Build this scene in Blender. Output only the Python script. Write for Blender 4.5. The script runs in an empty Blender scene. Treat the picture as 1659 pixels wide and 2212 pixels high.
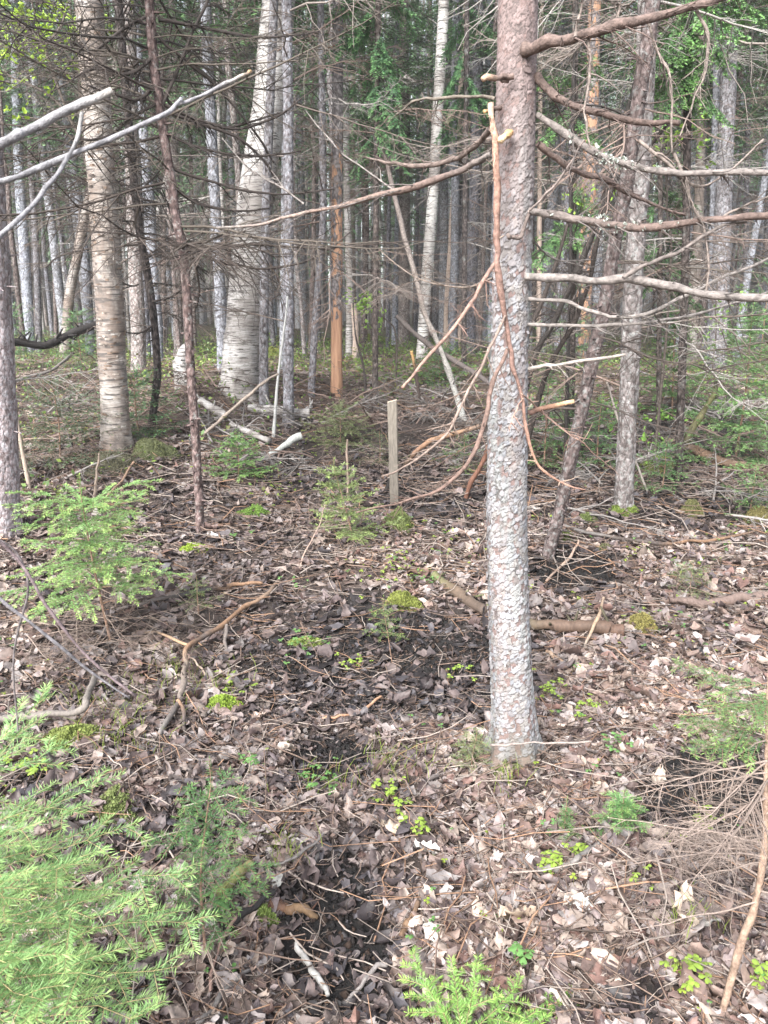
import bpy, math
import numpy as np

# ------------------------------------------------------------------ camera, world, sun, exposure
scene = bpy.context.scene
col = scene.collection
PITCH = math.radians(15.0)
CAMZ = 1.6
cam_d = bpy.data.cameras.new('camera')
cam = bpy.data.objects.new('camera', cam_d)
col.objects.link(cam)
cam.location = (0, 0, CAMZ)
cam.rotation_euler = (math.radians(90) - PITCH, 0, 0)
cam_d.sensor_fit = 'VERTICAL'
cam_d.sensor_height = 24.0
cam_d.lens = 12.0 * 1661 / 1106
cam_d.clip_start = 0.05
cam_d.clip_end = 500
cam_d.dof.use_dof = True
cam_d.dof.focus_distance = 3.2
cam_d.dof.aperture_fstop = 9.0
scene.camera = cam

SUN_EL, SUN_AZ = math.radians(42), math.radians(208)   # azimuth clockwise from +Y: behind the camera, a little left
world = bpy.data.worlds.new("World")
scene.world = world
world.use_nodes = True
wn, wl = world.node_tree.nodes, world.node_tree.links
wn.clear()
sky = wn.new('ShaderNodeTexSky')
sky.sky_type = 'NISHITA'
sky.sun_disc = False
sky.sun_elevation = SUN_EL
sky.sun_rotation = SUN_AZ
sky.air_density = 1.0
sky.dust_density = 3.0
hsv = wn.new('ShaderNodeHueSaturation')
hsv.inputs['Saturation'].default_value = 0.36          # cloud-grey overcast
bg = wn.new('ShaderNodeBackground')
bg.inputs['Strength'].default_value = 0.125
wo = wn.new('ShaderNodeOutputWorld')
wl.new(sky.outputs[0], hsv.inputs['Color'])
wl.new(hsv.outputs[0], bg.inputs['Color'])
wl.new(bg.outputs[0], wo.inputs['Surface'])
sd = bpy.data.lights.new('sun', 'SUN')
sd.energy = 2.0
sd.angle = math.radians(32)
sd.color = (1.0, 0.99, 0.975)
so = bpy.data.objects.new('sun', sd)
col.objects.link(so)
so.rotation_euler = (math.radians(90) - SUN_EL, 0, math.radians(180) - SUN_AZ + math.radians(0))
scene.view_settings.view_transform = 'Standard'
scene.view_settings.look = 'None'
scene.view_settings.gamma = 1
scene.view_settings.use_curve_mapping = False
scene.view_settings.exposure = 2.15
scene.cycles.max_bounces = 6
scene.cycles.diffuse_bounces = 4
scene.cycles.glossy_bounces = 2
scene.cycles.transmission_bounces = 2
scene.cycles.transparent_max_bounces = 4
scene.cycles.use_denoising = True
scene.cycles.caustics_reflective = False
scene.cycles.caustics_refractive = False

# ------------------------------------------------------------------ measuring the place from the photo (1659 x 2212 units)
F = np.array([0, math.cos(PITCH), -math.sin(PITCH)])
U = np.array([0, math.sin(PITCH), math.cos(PITCH)])
X = np.array([1.0, 0, 0])
C0 = np.array([0, 0, CAMZ])
FL = 1661.0


def ray(px, py):
    return F + (px - 829.5) / FL * X + (1106 - py) / FL * U


def at_y(px, py, y):
    d = ray(px, py)
    return C0 + d * (y / d[1])


def at_depth(px, py, dep):
    return C0 + ray(px, py) * dep


def proj(p):
    q = np.asarray(p) - C0
    dep = q @ F
    return 829.5 + FL * q[..., 0] / dep, 1106 - FL * (q @ U) / dep, dep


def sstep(a, b, x):
    t = np.clip((x - a) / (b - a), 0, 1)
    return t * t * (3 - 2 * t)


_r = np.random.default_rng(3)
_wave = [(s * math.cos(a), s * math.sin(a), ph, amp) for (n, s0, amp) in ((5, 1.1, .018), (6, 3.0, .010), (8, 9, .006), (9, 24, .0032))
         for s, a, ph in zip(s0 * _r.uniform(.7, 1.4, n), _r.uniform(0, 6.3, n), _r.uniform(0, 6.3, n))]
FEATURES = []      # (x, y, sigma, amp)


def ground_z(x, y):
    x = np.asarray(x, float)
    y = np.asarray(y, float)
    z = 0.60 * sstep(5.0, 12.0, y + 0.05 * x) + 0.25 * sstep(20, 60, y)
    far = 1 - 0.6 * sstep(8, 20, y)
    w = 0
    for kx, ky, ph, amp in _wave:
        w = w + amp * np.sin(kx * x + ky * y + ph)
    z = z + w * far
    for fx, fy, s, a in FEATURES:
        z = z + a * np.exp(-((x - fx) ** 2 + (y - fy) ** 2) / (2 * s * s))
    return z


_T = np.concatenate([np.linspace(1.0, 12, 4400), np.linspace(12, 90, 3900)])


def ground(px, py, lift=0.0):
    d = ray(px, py)
    P = C0 + _T[:, None] * d
    below = P[:, 2] < ground_z(P[:, 0], P[:, 1]) + lift
    i = int(np.argmax(below)) if below.any() else len(_T) - 1
    return P[i].copy()


def feature(px, py, s, a):
    p = ground(px, py)
    FEATURES.append((p[0], p[1], s, a))


for f in ((250, 985, .55, .16), (520, 850, .8, .24), (400, 900, .5, .16), (1540, 1715, .22, -.13), (1240, 1240, .35, -.06), (800, 1420, .5, -.07),
          (1110, 1630, .16, .04), (640, 1000, .25, -.12), (1500, 920, .45, -.18), (1560, 850, .5, .14), (720, 1640, .12, -.05), (690, 2050, .18, -.05),
          (1345, 1090, .18, .05), (860, 1140, .12, .05), (1300, 1900, .4, .04), (150, 1700, .3, .05), (900, 1240, .25, .06)):
    feature(*f)


# ------------------------------------------------------------------ mesh building
class MB:
    def __init__(self):
        self.v, self.c, self.f, self.m, self.n = [], [], {3: [], 4: []}, {3: [], 4: []}, 0

    def add(self, V, faces, c, mat=0):
        V = np.asarray(V, np.float64).reshape(-1, 3)
        c = np.asarray(c, np.float64)
        if c.ndim == 1:
            c = np.broadcast_to(c, V.shape)
        faces = np.asarray(faces, np.int64)
        self.v.append(V)
        self.c.append(c.reshape(-1, 3))
        k = faces.shape[1]
        self.f[k].append(faces + self.n)
        self.m[k].append(np.full(len(faces), mat, np.int32))
        self.n += len(V)

    def mesh(self, name, mats, origin=(0, 0, 0), smooth=True):
        me = bpy.data.meshes.new(name)
        V = np.concatenate(self.v) - np.asarray(origin, float)
        Cc = np.concatenate(self.c)
        parts, tot, mi = [], [], []
        for k in (3, 4):
            if self.f[k]:
                a = np.concatenate(self.f[k])
                parts.append(a.ravel())
                tot.append(np.full(len(a), k, np.int32))
                mi.append(np.concatenate(self.m[k]))
        loops = np.concatenate(parts).astype(np.int32)
        tot = np.concatenate(tot)
        mi = np.concatenate(mi)
        me.vertices.add(len(V))
        me.vertices.foreach_set('co', V.astype(np.float32).ravel())
        me.loops.add(len(loops))
        me.loops.foreach_set('vertex_index', loops)
        me.polygons.add(len(tot))
        st = np.concatenate([[0], np.cumsum(tot)[:-1]]).astype(np.int32)
        me.polygons.foreach_set('loop_start', st)
        me.polygons.foreach_set('material_index', mi)
        me.polygons.foreach_set('use_smooth', np.full(len(tot), smooth))
        at = me.color_attributes.new('col', 'FLOAT_COLOR', 'POINT')
        rgba = np.ones((len(V), 4), np.float32)
        rgba[:, :3] = Cc
        at.data.foreach_set('color', rgba.ravel())
        for m in (mats if isinstance(mats, (list, tuple)) else [mats]):
            me.materials.append(m)
        me.update()
        return me


def norm(a):
    return a / np.maximum(np.linalg.norm(a, axis=-1, keepdims=True), 1e-9)


def tubes(mb, P, R, S=3, c=(.2, .2, .2), mat=0, cap=False):
    """B tubes at once: P (B,K,3), R (B,K), c (3,), (B,3) or (B,K,3)."""
    P = np.asarray(P, float)
    R = np.asarray(R, float)
    B, K, _ = P.shape
    T = norm(np.gradient(P, axis=1))
    mean = np.abs(T.mean(1))
    ref = np.zeros((B, 3))
    ref[np.arange(B), np.argmin(mean, axis=1)] = 1
    N1 = norm(np.cross(T, ref[:, None, :]))
    N2 = np.cross(T, N1)
    a = np.arange(S) * 2 * math.pi / S
    V = P[:, :, None, :] + R[:, :, None, None] * (np.cos(a)[None, None, :, None] * N1[:, :, None, :] + np.sin(a)[None, None, :, None] * N2[:, :, None, :])
    c = np.asarray(c, float)
    if c.ndim == 1:
        c = c[None, None]
    elif c.ndim == 2:
        c = c[:, None]
    Cc = np.broadcast_to(c[:, :, None, :], (B, K, S, 3)).reshape(-1, 3)
    b = np.arange(B)[:, None, None] * K * S
    k = np.arange(K - 1)[None, :, None] * S
    s = np.arange(S)[None, None, :]
    s2 = (s + 1) % S
    fc = np.stack(np.broadcast_arrays(b + k + s, b + k + s2, b + k + S + s2, b + k + S + s), -1).reshape(-1, 4)
    n0 = mb.n
    mb.add(V.reshape(-1, 3), fc, Cc, mat)
    if cap:
        for end in (0, K - 1):
            ctr = P[:, end]
            i0 = np.arange(B)[:, None] * K * S + end * S
            ring = i0 + np.arange(S)[None]
            ci = mb.n + np.arange(B)
            tri = np.stack(np.broadcast_arrays(ring + n0, np.roll(ring, -1, 1) + n0, ci[:, None]), -1).reshape(-1, 3)
            mb.v.append(ctr)
            mb.c.append(np.broadcast_to(c, (B, K, 3))[:, end])
            mb.f[3].append(tri)
            mb.m[3].append(np.full(len(tri), mat, np.int32))
            mb.n += B


def curve(pts, n):
    """Catmull-Rom through pts, n samples evenly in parameter."""
    p = np.asarray(pts, float)
    if len(p) == 2:
        t = np.linspace(0, 1, n)[:, None]
        return p[0] * (1 - t) + p[1] * t
    q = np.concatenate([[2 * p[0] - p[1]], p, [2 * p[-1] - p[-2]]])
    u = np.linspace(0, len(p) - 1 - 1e-6, n)
    i = u.astype(int)
    t = (u - i)[:, None]
    a, b, c_, d = q[i], q[i + 1], q[i + 2], q[i + 3]
    return .5 * (2 * b + (c_ - a) * t + (2 * a - 5 * b + 4 * c_ - d) * t ** 2 + (3 * b - a - 3 * c_ + d) * t ** 3)


def tube1(mb, pts, r, S=6, c=(.2, .2, .2), n=None, mat=0, cap=True, wob=0.0, rng=None):
    n = n or max(6, 3 * len(pts))
    P = curve(pts, n)
    if wob:
        kn = max(4, n // 4)
        un, uk = np.linspace(0, 1, n), np.linspace(0, 1, kn)
        nz = rng.normal(0, wob * 1.6, (kn, 3))
        P = P + np.stack([np.interp(un, uk, nz[:, j]) for j in range(3)], -1)
    r = np.asarray(r, float)
    R = np.interp(np.linspace(0, 1, n), np.linspace(0, 1, len(np.atleast_1d(r))), np.atleast_1d(r))
    if wob:
        R = R * np.interp(un, uk, rng.uniform(.78, 1.22, kn)) * rng.uniform(.96, 1.04, n)
    c = np.asarray(c, float)
    if c.ndim == 2:
        c = np.stack([np.interp(np.linspace(0, 1, n), np.linspace(0, 1, len(c)), c[:, j]) for j in range(3)], -1)[None]
    tubes(mb, P[None], R[None], S, c, mat, cap)
    return P


# ------------------------------------------------------------------ materials
def new_mat(name):
    m = bpy.data.materials.new(name)
    m.use_nodes = True
    nt = m.node_tree
    return m, nt, nt.nodes['Principled BSDF']


def N(nt, typ, **kw):
    n = nt.nodes.new(typ)
    for k, v in kw.items():
        if k in n.inputs.keys():
            n.inputs[k].default_value = v
        else:
            setattr(n, k, v)
    return n


def coord(nt, scale=(1, 1, 1)):
    tc = N(nt, 'ShaderNodeTexCoord')
    mp = N(nt, 'ShaderNodeMapping')
    mp.inputs['Scale'].default_value = scale
    nt.links.new(tc.outputs['Object'], mp.inputs['Vector'])
    return mp.outputs[0]


def ramp(nt, fac, stops):
    r = N(nt, 'ShaderNodeValToRGB')
    e = r.color_ramp.elements
    while len(e) < len(stops):
        e.new(0.5)
    for el, (p, c) in zip(e, stops):
        el.position = p
        el.color = (*c, 1) if len(c) == 3 else c
    nt.links.new(fac, r.inputs[0])
    return r.outputs[0]


def mix(nt, fac, a, b, mode='MIX'):
    n = N(nt, 'ShaderNodeMix', data_type='RGBA', blend_type=mode)
    for sock, v in ((0, fac), (6, a), (7, b)):
        if isinstance(v, (int, float)):
            n.inputs[sock].default_value = v
        elif isinstance(v, tuple):
            n.inputs[sock].default_value = (*v, 1)
        else:
            nt.links.new(v, n.inputs[sock])
    return n.outputs[2]


def bump(nt, b, h, strength, dist):
    bp = N(nt, 'ShaderNodeBump')
    bp.inputs['Strength'].default_value = strength
    bp.inputs['Distance'].default_value = dist
    nt.links.new(h, bp.inputs['Height'])
    nt.links.new(bp.outputs[0], b.inputs['Normal'])


def attr_mat(name, rough=.7, nscale=30, amt=(.6, 1.35), bstr=.4, bdist=.004, scale=(1, 1, 1), spec=.3, trans=0.0):
    m, nt, b = new_mat(name)
    at = N(nt, 'ShaderNodeAttribute', attribute_name='col')
    v = coord(nt, scale)
    no = N(nt, 'ShaderNodeTexNoise', Scale=nscale, Detail=5, Roughness=.65)
    nt.links.new(v, no.inputs['Vector'])
    g = ramp(nt, no.outputs['Fac'], [(.25, (amt[0],) * 3), (.75, (amt[1],) * 3)])
    c = mix(nt, 1.0, at.outputs['Color'], g, 'MULTIPLY')
    nt.links.new(c, b.inputs['Base Color'])
    b.inputs['Roughness'].default_value = rough
    b.inputs['Specular IOR Level'].default_value = spec
    if bstr:
        bump(nt, b, no.outputs['Fac'], bstr, bdist)
    if trans:
        tr = N(nt, 'ShaderNodeBsdfTranslucent')
        nt.links.new(c, tr.inputs['Color'])
        ms = N(nt, 'ShaderNodeMixShader')
        ms.inputs[0].default_value = trans
        nt.links.new(b.outputs[0], ms.inputs[1])
        nt.links.new(tr.outputs[0], ms.inputs[2])
        nt.links.new(ms.outputs[0], nt.nodes['Material Output'].inputs['Surface'])
    return m


M_needle = attr_mat('spruce_needles', .45, 6, (.75, 1.25), 0, spec=.4, trans=.18)
M_leafgreen = attr_mat('green_leaves', .45, 40, (.8, 1.2), .2, .001, spec=.4, trans=.35)
M_litter = attr_mat('dead_leaves', .55, 55, (.55, 1.4), .5, .003, spec=.4, trans=.06)
M_twig = attr_mat('dead_twig', .8, 70, (.6, 1.4), .4, .003)
M_branch = attr_mat('branch_bark', .8, 55, (.32, 1.7), .9, .008)
M_wood = attr_mat('bare_wood', .7, 22, (.55, 1.35), .6, .004, scale=(3, 3, .6))
M_moss = attr_mat('moss', .9, 60, (.6, 1.4), .5, .004)
M_mainbark = attr_mat('flaky_bark', .75, 140, (.72, 1.28), .7, .003)


def bark_mat(name, dark, mid, light, sc=38, lich=.45, lcol=(.36, .38, .36), lscale=9, attr=False):
    """plated spruce bark: voronoi plates, grooves, lichen patches"""
    m, nt, b = new_mat(name)
    v = coord(nt, (1, 1, .62))
    vo = N(nt, 'ShaderNodeTexVoronoi', Scale=sc)
    nz = N(nt, 'ShaderNodeTexNoise', Scale=sc * 1.3, Detail=4)
    nt.links.new(v, nz.inputs['Vector'])
    vv = N(nt, 'ShaderNodeMix', data_type='VECTOR')
    vv.inputs[0].default_value = .035
    nt.links.new(v, vv.inputs[4])
    nt.links.new(nz.outputs['Color'], vv.inputs[5])
    nt.links.new(vv.outputs[1], vo.inputs['Vector'])
    base = ramp(nt, vo.outputs['Distance'], [(.0, light), (.38, mid), (.75, dark)])
    # each plate its own tone
    sep = N(nt, 'ShaderNodeSeparateColor')
    nt.links.new(vo.outputs['Color'], sep.inputs[0])
    tone = ramp(nt, sep.outputs[0], [(0, (.62, .6, .6)), (1, (1.35, 1.35, 1.38))])
    c = mix(nt, 1.0, base, tone, 'MULTIPLY')
    n2 = N(nt, 'ShaderNodeTexNoise', Scale=lscale, Detail=7, Roughness=.75)
    nt.links.new(coord(nt), n2.inputs['Vector'])
    lf = ramp(nt, n2.outputs['Fac'], [(1 - lich - .06, (0, 0, 0)), (1 - lich + .08, (1, 1, 1))])
    c = mix(nt, lf, c, mix(nt, 1.0, lcol, tone, 'MULTIPLY'))
    oi = N(nt, 'ShaderNodeObjectInfo')
    c = mix(nt, 1.0, c, ramp(nt, oi.outputs['Random'], [(0, (.72, .72, .76)), (.5, (1, .98, .96)), (1, (1.2, 1.22, 1.28))]), 'MULTIPLY')
    nt.links.new(c, b.inputs['Base Color'])
    b.inputs['Roughness'].default_value = .85
    b.inputs['Specular IOR Level'].default_value = .2
    inv = N(nt, 'ShaderNodeMath', operation='SUBTRACT')
    inv.inputs[0].default_value = 1
    nt.links.new(vo.outputs['Distance'], inv.inputs[1])
    bump(nt, b, inv.outputs[0], .9, .012)
    return m


M_grey = bark_mat('grey_spruce_bark', (.07, .062, .062), (.165, .155, .16), (.23, .222, .235), lich=.47, lcol=(.225, .235, .25), lscale=26)
M_blue = bark_mat('pale_grey_bark', (.10, .10, .105), (.21, .215, .23), (.28, .29, .31), lich=.5, lcol=(.29, .305, .325), lscale=26)
M_brown = bark_mat('brown_spruce_bark', (.06, .045, .04), (.14, .108, .096), (.21, .172, .158), lich=.43, lcol=(.22, .225, .205), lscale=30)
M_dark = bark_mat('dark_spruce_bark', (.03, .025, .022), (.085, .07, .062), (.15, .125, .11), lich=.38, lcol=(.18, .19, .17))
M_midbark = bark_mat('brown_grey_bark', (.085, .072, .066), (.165, .145, .135), (.225, .205, .195), lich=.45, lcol=(.215, .22, .205), lscale=30)
M_edge = bark_mat('pinkish_spruce_bark', (.19, .15, .145), (.33, .285, .28), (.42, .38, .385), lich=.46, lcol=(.42, .415, .425), lscale=34)
M_dkbrown = bark_mat('reddish_dark_bark', (.05, .035, .032), (.13, .092, .082), (.21, .165, .15), lich=.4, lcol=(.22, .22, .20), lscale=30)
M_lichen = bark_mat('lichen_spruce_bark', (.10, .078, .07), (.20, .168, .155), (.27, .24, .23), lich=.46, lcol=(.27, .275, .26), lscale=34)


def birch_mat(name, white, tan, tanf, dirt=.45):
    m, nt, b = new_mat(name)
    v1 = coord(nt, (5, 5, 60))
    n1 = N(nt, 'ShaderNodeTexNoise', Scale=1.0, Detail=5, Roughness=.6)
    nt.links.new(v1, n1.inputs['Vector'])
    len_ = ramp(nt, n1.outputs['Fac'], [(.535, (1, 1, 1)), (.60, (.0, .0, .0))])
    n3 = N(nt, 'ShaderNodeTexNoise', Scale=1.0, Detail=3)
    nt.links.new(coord(nt, (11, 11, 130)), n3.inputs['Vector'])
    fine = ramp(nt, n3.outputs['Fac'], [(.35, (.68, .65, .62)), (.6, (1.05, 1.05, 1.05))])
    n2 = N(nt, 'ShaderNodeTexNoise', Scale=2.6, Detail=6, Roughness=.7)
    nt.links.new(coord(nt), n2.inputs['Vector'])
    blot = ramp(nt, n2.outputs['Fac'], [(.5 - tanf * .3, (1, 1, 1)), (.68 - tanf * .3, (0, 0, 0))])
    c = mix(nt, blot, tan, white)
    c = mix(nt, 1.0, c, fine, 'MULTIPLY')
    c = mix(nt, len_, (.07, .06, .055), c)
    n4 = N(nt, 'ShaderNodeTexNoise', Scale=5, Detail=8, Roughness=.75)
    nt.links.new(coord(nt, (1, 1, .7)), n4.inputs['Vector'])
    d = ramp(nt, n4.outputs['Fac'], [(.5 + dirt * .2, (1, 1, 1)), (.58 + dirt * .2, (0, 0, 0))])
    c = mix(nt, d, (.10, .085, .075), c)
    nt.links.new(c, b.inputs['Base Color'])
    b.inputs['Roughness'].default_value = .65
    bump(nt, b, n1.outputs['Fac'], .6, .008)
    return m


M_birch = birch_mat('white_birch_bark', (.50, .49, .48), (.27, .25, .235), .45, .30)
M_birch3 = birch_mat('bright_birch_bark', (.66, .65, .63), (.34, .31, .29), .35, .5)
M_birch2 = birch_mat('peeling_birch_bark', (.37, .35, .33), (.20, .16, .135), .45, .2)


def peeled_mat(name, wood1, wood2, bark1, bark2, cover):
    """bare orange wood with remaining patches of bark"""
    m, nt, b = new_mat(name)
    n1 = N(nt, 'ShaderNodeTexNoise', Scale=1, Detail=5)
    nt.links.new(coord(nt, (30, 30, 3)), n1.inputs['Vector'])
    w = ramp(nt, n1.outputs['Fac'], [(.3, wood1), (.7, wood2)])
    vo = N(nt, 'ShaderNodeTexVoronoi', Scale=34)
    nt.links.new(coord(nt, (1, 1, .7)), vo.inputs['Vector'])
    bk = ramp(nt, vo.outputs['Distance'], [(.1, bark2), (.7, bark1)])
    n2 = N(nt, 'ShaderNodeTexNoise', Scale=1, Detail=6, Roughness=.65)
    nt.links.new(coord(nt, (13, 13, 5)), n2.inputs['Vector'])
    tc = N(nt, 'ShaderNodeAttribute', attribute_name='col')
    sp = N(nt, 'ShaderNodeSeparateColor')
    nt.links.new(tc.outputs['Color'], sp.inputs[0])
    ad = N(nt, 'ShaderNodeMath', operation='ADD')
    nt.links.new(n2.outputs['Fac'], ad.inputs[0])
    nt.links.new(sp.outputs[0], ad.inputs[1])      # attribute red channel: how much bark is left at that height
    f = ramp(nt, ad.outputs[0], [(.98, (0, 0, 0)), (1.02, (1, 1, 1))])
    c = mix(nt, f, w, bk)
    nt.links.new(c, b.inputs['Base Color'])
    b.inputs['Roughness'].default_value = .75
    bump(nt, b, f, .8, .01)
    return m


M_peel = peeled_mat('peeled_orange_trunk', (.22, .115, .07), (.40, .235, .145), (.06, .05, .05), (.22, .20, .20), .5)
M_peel2 = peeled_mat('peeled_pale_trunk', (.34, .255, .21), (.50, .40, .335), (.12, .10, .10), (.30, .28, .29), .5)

# ground
M_ground, nt, b = new_mat('forest_floor')
at = N(nt, 'ShaderNodeAttribute', attribute_name='col')
n1 = N(nt, 'ShaderNodeTexNoise', Scale=34, Detail=8, Roughness=.75)
nt.links.new(coord(nt), n1.inputs['Vector'])
vo = N(nt, 'ShaderNodeTexVoronoi', Scale=26)
nt.links.new(coord(nt), vo.inputs['Vector'])
sp = N(nt, 'ShaderNodeSeparateColor')
nt.links.new(vo.outputs['Color'], sp.inputs[0])
g = ramp(nt, n1.outputs['Fac'], [(.3, (.4, .4, .4)), (.72, (1.6, 1.55, 1.5))])
g2 = ramp(nt, sp.outputs[0], [(0, (.6, .58, .56)), (1, (1.4, 1.4, 1.4))])
nt.links.new(mix(nt, 1., mix(nt, 1., at.outputs['Color'], g, 'MULTIPLY'), g2, 'MULTIPLY'), b.inputs['Base Color'])
b.inputs['Roughness'].default_value = .8
bump(nt, b, n1.outputs['Fac'], 1.0, .03)


# ------------------------------------------------------------------ scene graph helpers
def thing(name, label, cat, loc=(0, 0, 0), group=None):
    o = bpy.data.objects.new(name, None)
    o.empty_display_size = .1
    o.location = [float(a) for a in loc]
    col.objects.link(o)
    o['label'] = label
    o['category'] = cat
    if group:
        o['group'] = group
    return o


def part(name, me, parent, label=None):
    o = bpy.data.objects.new(name, me)
    col.objects.link(o)
    if parent is not None:
        o.parent = parent
    if label:
        o['label'] = label
    return o


def solo(name, me, label, cat, loc, group=None):
    o = bpy.data.objects.new(name, me)
    o.location = [float(a) for a in loc]
    col.objects.link(o)
    o['label'] = label
    o['category'] = cat
    if group:
        o['group'] = group
    return o


def stuff(name, me, kind='stuff', label=None, cat=None):
    o = bpy.data.objects.new(name, me)
    col.objects.link(o)
    o['kind'] = kind
    if label:
        o['label'] = label
    if cat:
        o['category'] = cat
    return o


def unit(a):
    a = np.asarray(a, float)
    return a / np.linalg.norm(a)


# ------------------------------------------------------------------ ground sheet
DARKS = [  # wet bare soil, root cavity, broad darker areas: centre px, half axes, strength
    (850, 1440, 370, 140, .9), (720, 1640, 110, 60, .95), (1240, 1235, 115, 62, 1.), (1545, 1715, 170, 120, 1.), (720, 2010, 150, 210, .95),
    (1500, 930, 130, 50, .8), (1510, 1080, 190, 60, .7), (640, 1000, 60, 40, .8), (930, 1080, 150, 60, .75), (1120, 1330, 110, 40, .5),
    (250, 2130, 130, 90, .6), (790, 1300, 70, 30, .8), (660, 1190, 90, 30, .3), (600, 1500, 150, 90, .65), (450, 1330, 150, 60, .5), (720, 1120, 120, 40, .5), (1380, 2170, 60, 60, .8), (830, 2180, 120, 60, .8), (820, 1850, 110, 150, .5),
    (420, 1260, 380, 260, .42), (720, 1780, 330, 220, .32), (300, 1660, 320, 220, .40), (1000, 1010, 560, 130, .55), (1450, 1030, 280, 130, .55)]


def fnoise(x, y, k=1.0):
    return (np.sin(2.1 * k * x + 1.3 * k * y + .5) + np.sin(-1.7 * k * x + 2.6 * k * y + 2) + np.sin(4.3 * k * x - 3.1 * k * y + 4) * .6 + np.sin(3.3 * k * x + 5.2 * k * y) * .5) / 3.1


def darkness(p):
    px, py, dep = proj(p)
    d = np.zeros(len(p))
    p = np.asarray(p)
    nse = fnoise(p[:, 0], p[:, 1], 3.5) + .7 * fnoise(p[:, 1] * 1.3 + 5, p[:, 0], 11)
    for cx, cy, rx, ry, s in DARKS:
        q = ((px - cx) / rx) ** 2 + ((py - cy) / ry) ** 2 + .32 * nse
        d = np.maximum(d, s * (1 - sstep(.45, 1.25, q)))
    return d * (dep > .5)


ys = np.concatenate([np.linspace(-8, 1.0, 30)[:-1], 1.0 * (150.0) ** np.linspace(0, 1, 420)])
ss = np.linspace(-1, 1, 301)
GX = ss[None, :] * (6 + .95 * np.abs(ys))[:, None]
GX = np.sign(ss)[None, :] * (np.abs(ss) ** 1.5)[None, :] * (6 + .95 * np.abs(ys))[:, None]
GY = np.broadcast_to(ys[:, None], GX.shape)
GZ = ground_z(GX, GY)
V = np.stack([GX, GY, GZ], -1).reshape(-1, 3)
dk = np.where(V[:, 1] > .8, darkness(V), 0)
gn = sstep(-.2, .6, fnoise(V[:, 0], V[:, 1], .8))
greenf = sstep(9, 14, V[:, 1]) * (.25 + .5 * gn)
gc = np.array([.085, .06, .05])[None] * (1 - greenf[:, None]) + np.array([.07, .085, .03])[None] * greenf[:, None]
gd_ = np.clip(dk * 1.1, 0, 1)[:, None]
gc = gc * (1 - gd_) + np.array([.0075, .0062, .006])[None] * gd_
mb = MB()
ny, nx = GX.shape
i = (np.arange(ny - 1)[:, None] * nx + np.arange(nx - 1)[None]).ravel()
mb.add(V, np.stack([i, i + 1, i + nx + 1, i + nx], -1), gc)
stuff('ground', mb.mesh('ground', M_ground), 'structure')

# ------------------------------------------------------------------ leaf litter
PAL = np.array([(.42, .345, .285), (.37, .325, .30), (.29, .215, .175), (.19, .135, .115), (.12, .088, .082), (.22, .135, .11), (.47, .43, .40), (.32, .26, .24), (.16, .13, .13)])
PALW = np.array([.17, .15, .17, .14, .09, .07, .06, .10, .05])
PALD = np.array([(.032, .026, .026), (.052, .042, .041), (.080, .062, .058), (.125, .098, .090), (.020, .017, .017), (.065, .060, .064)])


def leaves(mb, pos, L, rng, colr, nu=5, nv=3, tilt=.45, yaw=None, wr=None):
    n = len(pos)
    u = np.linspace(0, 1, nu)
    v = np.linspace(-1, 1, nv)
    wprof = np.sin(np.pi * np.clip(u, .04, .97) ** .78) ** .75
    w = (rng.uniform(.30, .50, n) if wr is None else wr) * L
    uu = (u[None, :, None] - .5)
    kl = rng.normal(0, .8, n)[:, None, None]
    kw = rng.normal(.1, .65, n)[:, None, None]
    x = uu * np.ones((n, 1, nv)) * L[:, None, None]
    yv = v[None, None, :] * wprof[None, :, None] * w[:, None, None]
    yv = yv * rng.uniform(.62, 1.2, (n, nu, nv))
    x = x + rng.normal(0, .05, (n, nu, nv)) * L[:, None, None]
    z = kl * uu ** 2 * L[:, None, None] + kw * (v[None, None, :] ** 2) * w[:, None, None] * .5
    z = z + rng.normal(0, .065, (n, nu, nv)) * L[:, None, None]
    yv = yv / (1 + .35 * np.abs(kw))
    loc = np.stack([x, yv, z], -1).reshape(n, nu * nv, 3)
    yaw = rng.uniform(0, 2 * np.pi, n) if yaw is None else yaw
    pt = rng.normal(0, tilt, n)
    rl = rng.normal(0, tilt, n)
    cy, sy, cp, sp_, cr, sr = np.cos(yaw), np.sin(yaw), np.cos(pt), np.sin(pt), np.cos(rl), np.sin(rl)
    Rm = np.empty((n, 3, 3))
    Rm[:, 0, 0] = cy * cp; Rm[:, 0, 1] = cy * sp_ * sr - sy * cr; Rm[:, 0, 2] = cy * sp_ * cr + sy * sr
    Rm[:, 1, 0] = sy * cp; Rm[:, 1, 1] = sy * sp_ * sr + cy * cr; Rm[:, 1, 2] = sy * sp_ * cr - cy * sr
    Rm[:, 2, 0] = -sp_; Rm[:, 2, 1] = cp * sr; Rm[:, 2, 2] = cp * cr
    W = np.einsum('nij,nkj->nki', Rm, loc) + pos[:, None, :]
    cc = np.repeat(colr[:, None, :], nu * nv, 1)
    vein = np.where(np.abs(np.tile(v, nu)) < .01, .85, 1.0)[None, :, None]
    cc = cc * vein
    a = (np.arange(nu - 1)[:, None] * nv + np.arange(nv - 1)[None]).ravel()
    f = np.stack([a, a + 1, a + nv + 1, a + nv], -1)
    fc = (np.arange(n)[:, None, None] * nu * nv + f[None]).reshape(-1, 4)
    mb.add(W.reshape(-1, 3), fc, cc.reshape(-1, 3))


def scatter(rng, n, y0, y1, power=1.0, margin=.25):
    """random ground points inside the widened view wedge, y0..y1"""
    y = (y0 ** power + (y1 ** power - y0 ** power) * rng.random(n)) ** (1 / power)
    halfw = .56 * (y * .966 + .4) + margin
    x = rng.uniform(-1, 1, n) * halfw
    return np.stack([x, y, ground_z(x, y)], -1)


rng = np.random.default_rng(11)


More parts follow.
